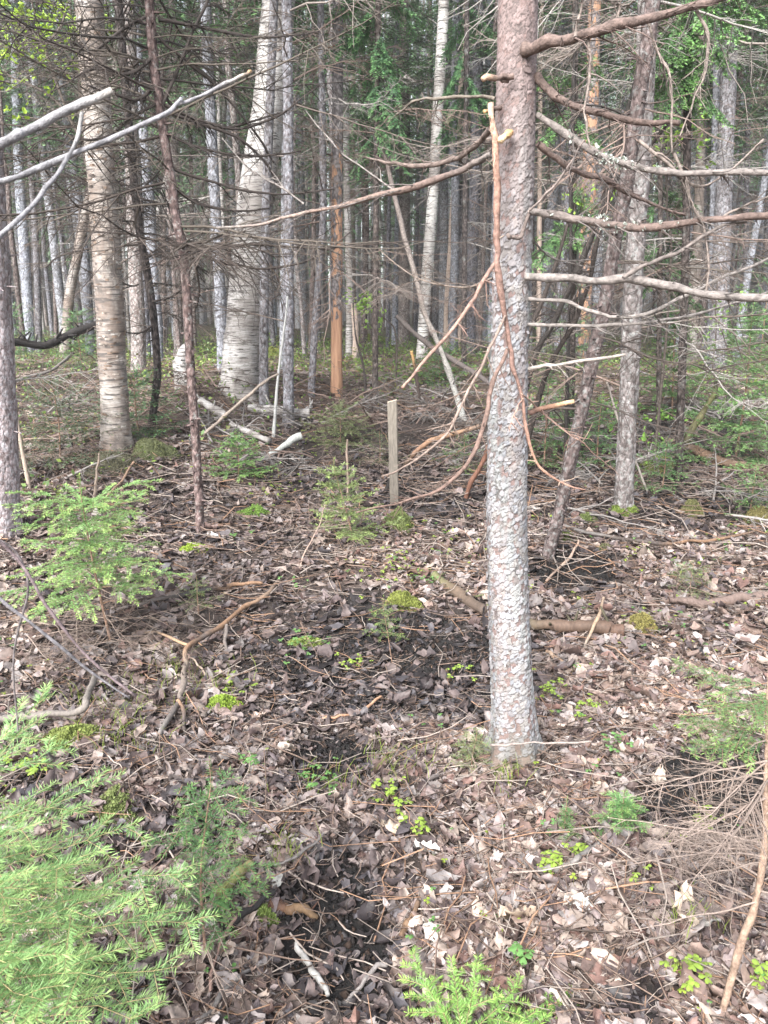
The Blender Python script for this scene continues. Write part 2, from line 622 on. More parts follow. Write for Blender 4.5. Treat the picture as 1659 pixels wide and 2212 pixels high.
def litter(n, y0, y1, power, smin, smax, nu, nv, lift, keep_dark, seed):
    rng = np.random.default_rng(seed)
    p = scatter(rng, n, y0, y1, power)
    dk = darkness(p)
    k = rng.random(n) > dk * keep_dark + .42 * sstep(.9, .98, dk)
    if y1 > 9:
        k &= rng.random(n) > sstep(8, 16, p[:, 1]) * .75
    p, dk = p[k], dk[k]
    m = len(p)
    L = rng.uniform(smin, smax, m) * rng.choice([.7, 1, 1, 1.35], m)
    c = .80 * PAL[rng.choice(len(PAL), m, p=PALW)] * rng.uniform(.75, 1.2, (m, 1))
    cd = PALD[rng.integers(0, len(PALD), m)] * rng.uniform(.8, 1.2, (m, 1))
    f = np.clip(dk * 1.25 + .55 * sstep(-.05, .5, .6 * fnoise(p[:, 0], p[:, 1], 1.7) + .5 * fnoise(p[:, 0] + 9, p[:, 1] - 4, 5.)) + rng.normal(0, .16, m), 0, 1)[:, None]
    pink = np.array([1.0, .975, 1.0])
    c = (c * (1 - f) + cd * f) * pink
    p[:, 2] += rng.uniform(.0, lift, m)
    leaves(mb, p, L, rng, c, nu, nv, .29)


mb = MB()
litter(9500, .9, 3.2, 1.6, .030, .072, 6, 5, .024, .70, 21)
litter(15000, .9, 3.2, 1.6, .02, .045, 5, 3, .016, .55, 22)
litter(20000, 3.0, 7.5, 1.6, .035, .085, 5, 3, .03, .75, 23)
litter(12000, 7.0, 22, 1.3, .05, .10, 3, 3, .03, .7, 24)
litter(16000, .9, 3.6, 1.6, .008, .026, 3, 3, .012, .0, 25)
litter(14000, 3.2, 8, 1.6, .014, .04, 3, 3, .012, .0, 26)
stuff('leaf_litter', mb.mesh('leaf_litter', M_litter), 'stuff', 'layer of brown and beige dead leaves over the forest floor')

# crumbs of wet soil in the dark hollows
mb = MB()
rng = np.random.default_rng(29)
p = scatter(rng, 90000, .9, 6.5, 1.6)
p = p[darkness(p) > .8]
n = len(p)
oc = np.array([(1, 0, 0), (-1, 0, 0), (0, 1, 0), (0, -1, 0), (0, 0, 1), (0, 0, -1)], float)
V = oc[None] * rng.uniform(.5, 1.3, (n, 6, 1)) * (rng.uniform(.002, .013, n) * (1 + .1 * p[:, 1]))[:, None, None] + p[:, None] + np.array([0, 0, .004])
f = np.array([(0, 2, 4), (2, 1, 4), (1, 3, 4), (3, 0, 4), (2, 0, 5), (1, 2, 5), (3, 1, 5), (0, 3, 5)])
cc = np.array([(.008, .007, .007), (.014, .011, .010), (.03, .019, .014), (.006, .005, .005)])[rng.integers(0, 4, n)]
mb.add(V.reshape(-1, 3), (np.arange(n)[:, None, None] * 6 + f[None]).reshape(-1, 3), np.repeat(cc[:, None], 6, 1).reshape(-1, 3))
stuff('soil_crumbs', mb.mesh('soil_crumbs', M_moss), 'stuff', 'crumbs of black wet soil in the hollows')

# needles, twiglets, bark bits on the floor
mb = MB()
for n, y0, y1, l0, l1, r, kd in ((16000, .9, 3.4, .012, .05, .0009, .6), (8000, .9, 5, .03, .14, .0014, .75), (5200, 1.0, 7.5, .08, .38, .0021, .75), (7000, 4.5, 16, .15, .7, .0034, .3)):
    p = scatter(rng, n, y0, y1, 1.6)
    k = rng.random(n) > darkness(p) * kd
    p = p[k]
    n = len(p)
    L = rng.uniform(l0, l1, n)
    a = rng.uniform(0, 2 * np.pi, n)
    el = rng.normal(0, .16, n)
    d = np.stack([np.cos(a), np.sin(a), el], -1)
    t = np.linspace(-.5, .5, 4)
    P = p[:, None, :] + d[:, None, :] * (t[None, :, None] * L[:, None, None])
    P = P + rng.normal(0, .045, P.shape) * L[:, None, None]
    gz = ground_z(P[..., 0], P[..., 1])
    P[..., 2] = np.maximum(P[..., 2], gz + .002) + rng.uniform(.004, .035, n)[:, None]
    tone = rng.random(n)[:, None]
    c = .75 * np.where(tone < .3, np.array([.36, .30, .26]), np.where(tone < .65, np.array([.20, .14, .11]), np.where(tone < .85, np.array([.08, .06, .05]), np.array([.33, .20, .13])))) * rng.uniform(.7, 1.2, (n, 1))
    tubes(mb, P, np.broadcast_to(np.array([1, 1, .9, .6])[None] * r, (n, 4)) * rng.uniform(.7, 1.6, (n, 1)), 3, c)
stuff('twig_litter', mb.mesh('twig_litter', M_twig), 'stuff', 'thin fallen twigs and needles scattered over the leaves')


# ------------------------------------------------------------------ spruce foliage
def needles(mb, P0, Pm, P1, rng, spacing, nlen, nwid, col_old, col_new, newf, mat=0, around=False):
    P0, Pm, P1 = (np.asarray(a, float) for a in (P0, Pm, P1))
    ln = np.linalg.norm(P1 - P0, axis=1)
    cnt = np.maximum(2, (ln / spacing).astype(int))
    idx = np.repeat(np.arange(len(ln)), cnt)
    n = len(idx)
    off = np.concatenate([[0], np.cumsum(cnt)[:-1]])
    t = (np.arange(n) - off[idx] + rng.random(n)) / cnt[idx]
    t = np.clip(t, 0.01, 1)[:, None]
    a, m_, b_ = P0[idx], Pm[idx], P1[idx]
    pos = (1 - t) ** 2 * a + 2 * t * (1 - t) * m_ + t * t * b_
    T = norm((1 - t) * (m_ - a) + t * (b_ - m_))
    up = np.array([0, 0, 1.0])
    S = norm(np.cross(T, up) + 1e-6)
    Un = np.cross(S, T)
    side = rng.choice([-1, 1], n)
    phi = rng.normal(.16, .33, n) if not around else rng.uniform(-.7, 1.5, n)
    ang = rng.normal(.95, .16, n) - .45 * (t[:, 0] > .96)
    d = T * np.cos(ang)[:, None] + (S * (side * np.cos(phi))[:, None] + Un * np.sin(phi)[:, None]) * np.sin(ang)[:, None]
    d = norm(d)
    wv = norm(np.cross(d, Un + rng.normal(0, .35, (n, 3))))
    L = (nlen * rng.uniform(.75, 1.15, n))[:, None]
    w = (nwid * rng.uniform(.8, 1.2, n))[:, None] * .5
    V = np.stack([pos, pos + d * L * .45 + wv * w, pos + d * L, pos + d * L * .45 - wv * w], 1)
    f = np.clip((t - .45) * 1.8, 0, 1) * newf[idx][:, None]
    c = col_old[None] * (1 - f) + col_new[None] * f
    c = c * rng.uniform(.78, 1.22, (n, 1))
    cc = np.repeat(c[:, None, :], 4, 1)
    mb.add(V.reshape(-1, 3), np.arange(n * 4).reshape(n, 4), cc.reshape(-1, 3), mat)


def spray(base, d0, L, droop, tip, rng, lat_sp, lat_f=.5, sub=True, lmin=.035, ang=.9, start=.12):
    """shoots of one live spruce branch as quadratic curves: lists P0,Pm,P1,newf,r"""
    d0 = unit(d0)
    K = 9
    t = np.linspace(0, 1, K)
    z = np.array([0, 0, 1.0])
    ax = base + L * t[:, None] * d0 + z * (L * (-droop * t ** 1.6 + tip * t ** 3.5))[:, None]
    ax = ax + rng.normal(0, .012 * L, ax.shape) * t[:, None]
    sh = [(ax[i], (ax[i] + ax[i + 1]) / 2, ax[i + 1], 1. if i > K - 4 else .3, .0035 * L * (1.1 - t[i])) for i in range(K - 1)]
    tt = start
    sgn = 1
    while tt < .97:
        p = np.array([np.interp(tt, t, ax[:, j]) for j in range(3)])
        q = np.array([np.interp(min(1, tt + .05), t, ax[:, j]) for j in range(3)])
        T = unit(q - p)
        S = unit(np.cross(T, z))
        for s in ((sgn, -sgn) if rng.random() < .55 else (sgn,)):
            ll = max(lmin, lat_f * L * (1 - tt) ** .85 * rng.uniform(.6, 1.1) + lmin * .5)
            a = ang * rng.uniform(.75, 1.15)
            d = unit(T * math.cos(a) + s * S * math.sin(a) + z * rng.uniform(-.32, .08))
            e = p + d * ll
            e2 = e - z * ll * rng.uniform(0, .22)
            sh.append((p, (p + e) / 2 + z * ll * .03, e2, 1., .0022 * ll + .0006))
            if sub and ll > lat_sp * 2.4:
                nsub = int(ll / (lat_sp * 1.25))
                for k in range(1, nsub + 1):
                    u = k / (nsub + 1)
                    pp = p + (e2 - p) * u
                    sl = max(lmin * .8, ll * .42 * (1 - u) * rng.uniform(.7, 1.1))
                    s2 = 1 if k % 2 else -1
                    d2 = unit(d * .65 + s2 * np.cross(d, z) * .75 + z * rng.uniform(-.3, .08))
                    e3 = pp + d2 * sl
                    sh.append((pp, (pp + e3) / 2, e3 - z * sl * .12, 1., .0012))
        sgn = -sgn
        tt += lat_sp / L * rng.uniform(.8, 1.2)
    return sh


def foliage(mbf, sh, rng, spacing, nlen, nwid, old, new, wood=(.2, .13, .09), mats=(0, 1), wr=1.0, around=False):
    P0 = np.array([s[0] for s in sh]); Pm = np.array([s[1] for s in sh]); P1 = np.array([s[2] for s in sh])
    nf = np.array([s[3] for s in sh]); r = np.array([s[4] for s in sh]) * wr
    needles(mbf, P0, Pm, P1, rng, spacing, nlen, nwid, np.array(old), np.array(new), nf, mats[0], around)
    tubes(mbf, np.stack([P0, .25 * P0 + .5 * Pm + .25 * P1, P1], 1), np.stack([r, r * .85, r * .6], 1), 3, wood, mats[1])


OLD, NEW = (.085, .155, .045), (.24, .37, .085)
OLDD, NEWD = (.09, .18, .085), (.16, .29, .11)


def sapling(label, base, H, R, rng, nwh=6, per=5, old=OLD, new=NEW, lean=(0, 0), z0=.18, spacing=.0016, nlen=.015, nwid=.0016, lat=.035, stem_r=None, dead_low=0, droop=.12, tip=.12,
            group='young spruces on the forest floor', azs=None, shrink=.72, stemc=(.22, .14, .10), sub=True, name='spruce_sapling'):
    """young spruce: stem part, branch parts in whorls, top shoot"""
    base = np.asarray(base, float)
    t = thing(name, label, 'sapling', base, group)
    top = np.array([lean[0], lean[1], H])
    stem_r = stem_r or .008 * H + .002
    m = MB()
    P = curve([(0, 0, -.03), top * .5 + np.array([rng.normal(0, .015 * H), rng.normal(0, .015 * H), 0]), top], 10)
    tubes(m, P[None], np.linspace(stem_r, stem_r * .25, 10)[None], 6, stemc, 0)
    part('stem', m.mesh('stem', M_branch), t)
    m = MB()
    e = top + np.array([0, 0, .1 * H + .02])
    foliage(m, [(P[7], (P[7] + top) / 2, top, .5, .002), (top, (top + e) / 2, e, 1, .0015)], rng, spacing, nlen, nwid, old, new, stemc, around=True)
    part('top_shoot', m.mesh('top_shoot', [M_needle, M_twig]), t)
    for w in range(nwh):
        f = z0 + (1 - z0) * (w / max(1, nwh - .4)) ** .9
        f = min(.97, f)
        c = np.array([np.interp(f, np.linspace(0, 1, 10), P[:, j]) for j in range(3)])
        a0 = rng.uniform(0, 6.28)
        for k in range(per):
            az = a0 + k * 2 * math.pi / per + rng.normal(0, .2) if azs is None else azs[(w * per + k) % len(azs)] + rng.normal(0, .25)
            L = R * (1 - f * shrink) * rng.uniform(.7, 1.12)
            m = MB()
            d = np.array([math.cos(az), math.sin(az), .12 + .35 * f])
            foliage(m, spray(c, d, L, droop, tip, rng, lat, sub=sub, lmin=min(.035, R * .25)), rng, spacing, nlen, nwid, old, new)
            part('branch', m.mesh('branch', [M_needle, M_twig]), t)
    for k in range(dead_low):
        f = rng.uniform(.03, z0 + .12)
        c = np.array([np.interp(f, np.linspace(0, 1, 10), P[:, j]) for j in range(3)])
        az = rng.uniform(0, 6.28)
        m = MB()
        L = R * rng.uniform(.5, 1.0)
        dead_twigs(m, c, (math.cos(az), math.sin(az), rng.uniform(-.1, .2)), L, rng, .0022, (.30, .23, .19))
        part('dead_branch', m.mesh('dead_branch', M_twig), t)
    return t


def dead_twigs(m, base, d0, L, rng, r0, colr, n1=None, droop=.15, tip=.12, S=3, lat=.4, fine=1.0, mat=0, axis=None):
    """a dead branch: axis, side twigs, twiglets"""
    z = np.array([0, 0, 1.0])
    K = 10
    t = np.linspace(0, 1, K)
    if axis is None:
        d0 = unit(d0)
        ax = np.asarray(base) + L * t[:, None] * d0 + z * (L * (-droop * t ** 1.4 + tip * t ** 3))[:, None]
        ax = ax + np.cumsum(rng.normal(0, .008 * L, ax.shape), 0)
        tubes(m, ax[None], (r0 * (1.05 - .8 * t))[None], 5, np.asarray(colr), mat)
    else:
        ax = curve(axis, K)
        L = float(np.linalg.norm(np.diff(ax, axis=0), axis=1).sum())
    n1 = n1 or int(L / .045 * fine)
    ts = rng.uniform(.1, 1, n1)
    p = np.stack([np.interp(ts, t, ax[:, j]) for j in range(3)], -1)
    T = norm(np.stack([np.interp(ts, t, np.gradient(ax[:, j])) for j in range(3)], -1))
    Sd = norm(np.cross(T, z))
    s = rng.choice([-1, 1], n1)[:, None]
    a = rng.uniform(.6, 1.25, n1)[:, None]
    d = norm(T * np.cos(a) + s * Sd * np.sin(a) + z * rng.normal(-.18, .28, (n1, 1)))
    ll = (L * lat * (1.05 - ts) * rng.uniform(.3, 1.1, n1) + .03)[:, None]
    q = np.linspace(0, 1, 5)[None, :, None]
    P = p[:, None] + d[:, None] * (ll[:, None] * q) + z * (rng.normal(-.12, .14, (n1, 1))[:, None] * ll[:, None] * q ** 2)
    P = P + rng.normal(0, .03, P.shape) * ll[:, None] * q
    cc = np.asarray(colr) * rng.uniform(.75, 1.25, (n1, 1))
    tubes(m, P, np.clip(r0 * .45 * (1.1 - .75 * q[0, :, 0])[None] * (.5 + ll / (L * lat + .03)), r0 * .14, None), S, cc, mat)
    n2 = int(n1 * 3)
    i = rng.integers(0, n1, n2)
    u = rng.uniform(.15, 1, n2)
    k = np.minimum((u * 4).astype(int), 3)
    fr = (u * 4 - k)[:, None]
    p2 = P[i, k] * (1 - fr) + P[i, k + 1] * fr
    d2 = norm(d[i] * .8 + rng.normal(0, .6, (n2, 3)) - z * .15)
    l2 = (ll[i] * rng.uniform(.12, .45, (n2, 1)) + .012)
    q2 = np.linspace(0, 1, 3)[None, :, None]
    P2 = p2[:, None] + d2[:, None] * (l2[:, None] * q2)
    P2[:, 2] += rng.normal(0, .08, (n2, 3)) * l2
    tubes(m, P2, r0 * .2 * np.broadcast_to(np.array([1, .8, .5])[None], (n2, 3)), S, cc[i], mat)


# pools of shared branch and crown meshes for the trees of the wood
rngp = np.random.default_rng(77)
DEAD_POOL = []
for k in range(12):
    m = MB()
    L = rngp.uniform(1.1, 2.0)
    tone = [(.13, .105, .09), (.20, .17, .15), (.27, .25, .23), (.17, .125, .105)][k % 4]
    dead_twigs(m, (0, 0, 0), (1, 0, rngp.uniform(-.15, .25)), L, rngp, .008, tone, droop=rngp.uniform(.1, .35), tip=rngp.uniform(.05, .3), fine=.8)
    DEAD_POOL.append(m.mesh('dead_branch', M_twig))
BACKLIT_POOL = []  # nearer dead branches: backlit darkness put into the twig colour
for k in range(7):
    m = MB()
    L = rngp.uniform(.9, 1.7)
    dead_twigs(m, (0, 0, 0), (1, 0, rngp.uniform(-.1, .3)), L, rngp, .0066, [(.06, .047, .04), (.09, .075, .062), (.045, .038, .034)][k % 3], droop=rngp.uniform(.15, .4), tip=rngp.uniform(.1, .35), fine=1.0)
    BACKLIT_POOL.append(m.mesh('dead_branch', M_twig))


def crown_mesh(rng, z0, z1, R, dens, old, new, flat=False):
    m = MB()
    sh = []
    z = z0
    while z < z1:
        f = (z - z0) / (z1 - z0)
        for k in range(dens):
            az = rng.uniform(0, 6.28)
            L = R * (1 - f) ** .7 * rng.uniform(.55, 1.1) * (.55 + .45 * min(1, f * 5)) + .2
            d = (math.cos(az), math.sin(az), rng.uniform(-.2, .15))
            sh += spray(np.array([0, 0, z + rng.uniform(-.2, .2)]), d, L, rng.uniform(.25, .5), rng.uniform(.1, .3), rng, .20, lat_f=.4, sub=False, lmin=.12, start=.25)
        z += .42
    foliage(m, sh, rng, .030, .085, .020, old, new, (.08, .065, .055), wr=2.5)
    return m.mesh('crown', [M_needle, M_twig])


CROWNS = [crown_mesh(rngp, 0, 9.5, rngp.uniform(1.7, 2.4), 4, np.array(OLDD) * rngp.uniform(.8, 1.2), np.array(NEWD) * rngp.uniform(.9, 1.2)) for k in range(4)]
CROWNS_S = [crown_mesh(rngp, 0, 12, 2.0, 2, np.array(OLDD) * 1.1, np.array(NEWD) * 1.1) for k in range(2)]


def trunk_mesh(path, R, S, rng, mat, rough=.05, colr=(.5, .5, .5), stubs=0, flare=.0):
    m = MB()
    P = np.asarray(path, float)
    K = len(P)
    a = np.arange(S) * 2 * math.pi / S
    hh = np.concatenate([[0], np.cumsum(np.linalg.norm(np.diff(P, axis=0), axis=1))])
    nz = np.zeros((K, S))
    for j in range(9):
        nz += rng.normal(0, .5) * np.sin(rng.integers(1, 7) * a[None] + hh[:, None] * rng.uniform(.5, 14) + rng.uniform(0, 6.3))
    rr = R[:, None] * (1 + rough * nz * .5 + rng.normal(0, rough * .3, (K, S)))
    if flare:
        lobes = 1 + .35 * np.sin(a * 4 + rng.uniform(0, 6)) + .2 * np.sin(a * 7 + 1)
        rr = rr * (1 + flare * np.exp(-hh / .16)[:, None] * lobes[None])
    V = np.stack([P[:, 0:1] + rr * np.cos(a), P[:, 1:2] + rr * np.sin(a), np.broadcast_to(P[:, 2:3], rr.shape)], -1)
    i = (np.arange(K - 1)[:, None] * S)
    s = np.arange(S)[None]
    fc = np.stack([i + s, i + (s + 1) % S, i + S + (s + 1) % S, i + S + s], -1).reshape(-1, 4)
    c = np.asarray(colr, float)
    if c.ndim == 2:
        c = np.repeat(c, S, 0)
    m.add(V.reshape(-1, 3), fc, c)
    if stubs:
        k = rng.integers(1, K - 1, stubs)
        az = rng.uniform(0, 6.28, stubs)
        d = np.stack([np.cos(az), np.sin(az), rng.uniform(-.5, .2, stubs)], -1)
        L = rng.uniform(.4, 1.6, stubs)[:, None] * .05
        q = np.linspace(0, 1, 3)[None, :, None]
        b0 = P[k] + d * np.array([1, 1, 0]) * R[k][:, None] * .8
        PP = b0[:, None] + d[:, None] * (L[:, None] + R[k][:, None, None] * .2) * q
        tubes(m, PP, np.broadcast_to(np.array([.009, .006, .003])[None], (stubs, 3)), 4, c[0] if c.ndim == 2 else c, 0)
    return m.mesh('trunk', mat)


def px_trunk(pts, width_px, H=14, taper=.55, n=46, y=None, dy=0.0):
    """axis and radii from traced picture points, the first on the ground; extended upward to height H"""
    g = ground(*pts[0]) if y is None else at_y(pts[0][0], pts[0][1], y)
    if y is not None:
        g[2] = ground_z(g[0], g[1])
    W = [g]
    for j, (px, py) in enumerate(pts[1:]):
        W.append(at_y(px, py, g[1] + dy * (j + 1) / (len(pts) - 1)))
    W = np.array(W)
    last = W[-1]
    if last[2] < H:
        d = unit(W[-1] - W[-2])
        W = np.concatenate([W, [last + d * (H - last[2]) / max(d[2], .4)]])
    P = curve(W, n * 3)
    h = P[:, 2]
    zs = h[0] + (h[-1] - h[0]) * np.linspace(0, 1, n) ** 1.35
    P = np.stack([np.interp(zs, h, P[:, 0]), np.interp(zs, h, P[:, 1]), zs], -1)
    P[0, 2] -= .12
    dep = (g - C0) @ F
    r = width_px / FL * dep / 2
    R = r * (1 - taper * np.linspace(0, 1, n) ** 1.3 * (H > 6))
    return g, P, R


def hang_branches(t, P, R, g, rng, pool, n, z0, z1, smin=.6, smax=1.3):
    zz = rng.uniform(z0, z1, n)
    for z in zz:
        o = part('dead_branch', pool[rng.integers(0, len(pool))], t)
        c = [float(np.interp(z, P[:, 2], P[:, j])) for j in range(2)]
        r = float(np.interp(z, P[:, 2], R)) * .8
        az = rng.uniform(0, 6.28)
        o.location = (c[0] + r * math.cos(az) - g[0], c[1] + r * math.sin(az) - g[1], z - g[2])
        s = rng.uniform(smin, smax)
        o.rotation_euler = (rng.uniform(-.4, .4), rng.uniform(-.25, .25), az)
        o.scale = (s, s, s)


def tree(label, pts, w, mat, rng, name='spruce_tree', H=15, taper=.5, nb=10, pool=None, bz=(.8, 7), crown=True, stubs=40, S=18, y=None, group=None, cat='tree', colr=(.5, .5, .5), rough=.05, flare=.25, n=46, crown_z=None, dy=0.0):
    g, P, R = px_trunk(pts, w, H, taper, n, y, dy)
    t = thing(name, label, cat, g, group)
    if callable(colr):
        colr = colr(P)
    part('trunk', trunk_mesh(P - g, R, S, rng, mat, rough, colr, stubs, flare), t)
    if nb:
        top = min(bz[1], 1.8 + g[1] * .36)
        hang_branches(t, P, R, g, rng, pool or DEAD_POOL, nb, g[2] + bz[0], max(top, g[2] + bz[0] + .5))
    if crown:
        o = part('crown', CROWNS[rng.integers(0, len(CROWNS))], t)
        cz = crown_z or rng.uniform(3.4, 5.5)
        o.location = (float(np.interp(cz, P[:, 2], P[:, 0]) - g[0]), float(np.interp(cz, P[:, 2], P[:, 1]) - g[1]), cz - g[2])
        o.rotation_euler = (0, 0, rng.uniform(0, 6.28))
    return t, g, P, R


# ------------------------------------------------------------------ the flaky spruce in front
rng = np.random.default_rng(5)
MY = ground(1112, 1632)[1]
mpx = [(1640, 1112, 96), (1560, 1110, 92), (1500, 1106, 88), (1300, 1098, 87), (1100, 1094, 85), (900, 1096, 84), (700, 1102, 80), (500, 1108, 82), (300, 1112, 86), (100, 1117, 85), (0, 1119, 85)]
mz, mx, mr = [], [], []
for py, px, w in mpx:
    p = at_y(px, py, MY)
    mz.append(p[2]); mx.append(p[0]); mr.append(w / FL * ((p - C0) @ F) / 2)
G0 = np.array([mx[0], MY, mz[0]])
zs = np.concatenate([np.linspace(mz[0] - .15, mz[-1] + .25, 1250), np.linspace(mz[-1] + .27, 7, 60)])
axx = np.interp(zs, mz, mx)
axx[zs > mz[-1]] += (zs[zs > mz[-1]] - mz[-1]) * .01
rad = np.interp(zs, mz, mr)
rad = np.where(zs > mz[-1], mr[-1] * (1 - (zs - mz[-1]) / 9), rad) * .985
S = 150
th = np.arange(S) * 2 * math.pi / S
# cellular bark: jittered cells on the unrolled trunk
su, sv = .0150, .0165
nu = int(round(2 * math.pi * .068 / su))
nvv = int((zs[-1] - zs[0]) / sv) + 3
jx, jy = rng.uniform(-.75, .75, (nvv, nu)), rng.uniform(-.75, .75, (nvv, nu))
hid = rng.random((nvv, nu))
tid = rng.normal(0, 1, (nvv, nu))
TH, ZZ = np.meshgrid(th, zs)
wob = .5 * np.sin(ZZ * 130 + 3 * np.sin(TH * 5)) + .5 * np.sin(TH * 29 + ZZ * 61) + .5 * np.sin(TH * 13 - ZZ * 173)
uu = TH / (2 * math.pi) * nu + wob * .35
vv = (ZZ - zs[0]) / sv + wob * .3 + 1
ci, cj = np.floor(uu).astype(int), np.floor(vv).astype(int)
F1 = np.full(TH.shape, 9.); F2 = np.full(TH.shape, 9.); ID = np.zeros(TH.shape); TL = np.zeros(TH.shape); DV = np.zeros(TH.shape)
for di in (-1, 0, 1):
    for dj in (-1, 0, 1):
        ii, jj = (ci + di) % nu, np.clip(cj + dj, 0, nvv - 1)
        dx = ci + di + .5 + jx[jj, ii] - uu
        dy = cj + dj + .5 + jy[jj, ii] - vv
        d = np.sqrt(dx * dx + dy * dy)
        closer = d < F1
        F2 = np.where(closer, F1, np.minimum(F2, d))
        ID = np.where(closer, hid[jj, ii], ID)
        TL = np.where(closer, tid[jj, ii], TL)
        DV = np.where(closer, dy, DV)
        F1 = np.where(closer, d, F1)
edge = sstep(.0, .13, F2 - F1 + rng.normal(0, .03, TH.shape))
lowmask = sstep(2.35, 1.5, ZZ)          # rougher, flakier bark on the lower trunk
lost = (ID < .17 + .06 * np.sin(3 * TH + ZZ * 7))
hgt = edge * (.0010 + .0017 * ID + np.clip(DV, -.6, .6) * .0021 * (1 + .5 * TL)) * (.62 + .5 * lowmask)
hgt = np.where(lost, .0004, hgt) + rng.normal(0, .00016, TH.shape)
big = np.zeros(TH.shape)
for j in range(7):
    big += rng.normal(0, .5) * np.sin(rng.integers(1, 6) * TH + ZZ * rng.uniform(1, 9) + rng.uniform(0, 6))
flare = (.042 + .030 * np.sin(TH * 5 + 1)) * np.exp(-(ZZ - mz[0]) / .065) * (ZZ > mz[0] - .2)
RR = rad[:, None] * (1 + .02 * big) + hgt + np.clip(flare, 0, .06)
V = np.stack([axx[:, None] + RR * np.cos(TH), MY + RR * np.sin(TH), ZZ], -1).reshape(-1, 3)
plate = np.array([.228, .222, .224]) * (.80 + .38 * ID[..., None]) * (1 + .16 * big[..., None])
plate = plate + np.array([-.008, .0, .012]) * np.clip(TL, -1, 1)[..., None] * lowmask[..., None]
upper = np.array([.158, .120, .114]) * (.7 + .7 * ID[..., None])
c = plate * lowmask[..., None] * 1 + upper * (1 - lowmask[..., None])
red = np.array([.175, .125, .116])
grv_shade = np.array([.082, .066, .062])  # shadow lines at the plate edges, painted into the cracks
stripe = sstep(.45, .9, np.sin(TH * 3 + 2.2 * np.sin(ZZ * 3.1)) + .3 * big)[..., None] * lowmask[..., None]
c = c * (1 - .26 * stripe) + red * 1.1 * .26 * stripe
c = np.where(lost[..., None], red * (.85 + .3 * rng.random(TH.shape)[..., None]), c)
c = c * edge[..., None] + grv_shade * (1 - edge[..., None])
moss = sstep(.22, .0, ZZ - mz[0] + .05 * big)[..., None]
lich = sstep(.35, .8, np.sin(TH * 2 + 5 * ZZ) * .6 + .45 * np.sin(9 * ZZ + 4 * TH + 1) + .4 * np.sin(TH * 11 - ZZ * 23))[..., None] * lowmask[..., None]
c = c * (1 - .5 * lich) + np.array([.235, .250, .245]) * (.7 + .4 * ID[..., None]) * (.45 + .55 * edge[..., None]) * .5 * lich
c = c * (1 - .6 * moss) + np.array([.075, .066, .042]) * .6 * moss
m = MB()
K = len(zs)
i = (np.arange(K - 1)[:, None] * S)
s = np.arange(S)[None]
m.add(V, np.stack([i + s, i + (s + 1) % S, i + S + (s + 1) % S, i + S + s], -1).reshape(-1, 4), c.reshape(-1, 3))
# lifted bark flakes
nf = 420
zf = mz[0] + (mz[-1] - mz[0]) * rng.beta(1.0, 2.1, nf)
tf = rng.uniform(0, 2 * math.pi, nf)
rf = np.interp(zf, zs, rad) + .0035
ctr = np.stack([np.interp(zf, zs, axx) + rf * np.cos(tf), MY + rf * np.sin(tf), zf], -1)
out = np.stack([np.cos(tf), np.sin(tf), np.zeros(nf)], -1)
tan = np.stack([-np.sin(tf), np.cos(tf), np.zeros(nf)], -1)
upv = np.array([0, 0, 1.])
w_, h_ = rng.uniform(.003, .013, nf)[:, None] * rng.uniform(.6, 1.1, (nf, 1)), rng.uniform(.003, .011, nf)[:, None]
lift = rng.uniform(.001, .0045, nf)[:, None]
fl = np.stack([ctr - tan * w_ + upv * h_ * .6, ctr + upv * h_ + out * .001, ctr + tan * w_ + upv * h_ * .5,
               ctr + tan * w_ * rng.uniform(.6, 1.1, (nf, 1)) - upv * h_ * .6 + out * lift * .7, ctr - upv * h_ + out * lift, ctr - tan * w_ * rng.uniform(.6, 1.1, (nf, 1)) - upv * h_ * .5 + out * lift * .8], 1)
fcs = np.arange(nf)[:, None] * 6
low1 = sstep(2.35, 1.5, zf)[:, None]
fc_ = (np.array([.225, .213, .218]) * low1 + np.array([.16, .12, .112]) * (1 - low1)) * rng.uniform(.65, 1.25, (nf, 1))
m.add(fl.reshape(-1, 3), np.concatenate([fcs + np.array([0, 5, 4, 1]), fcs + np.array([1, 4, 3, 2])]), np.repeat(fc_[:, None], 6, 1).reshape(-1, 3))
front = thing('spruce_tree', 'nearest big spruce with flaking grey and pink bark and long bare boughs', 'tree', G0)
part('trunk', m.mesh('trunk', M_mainbark, G0), front)


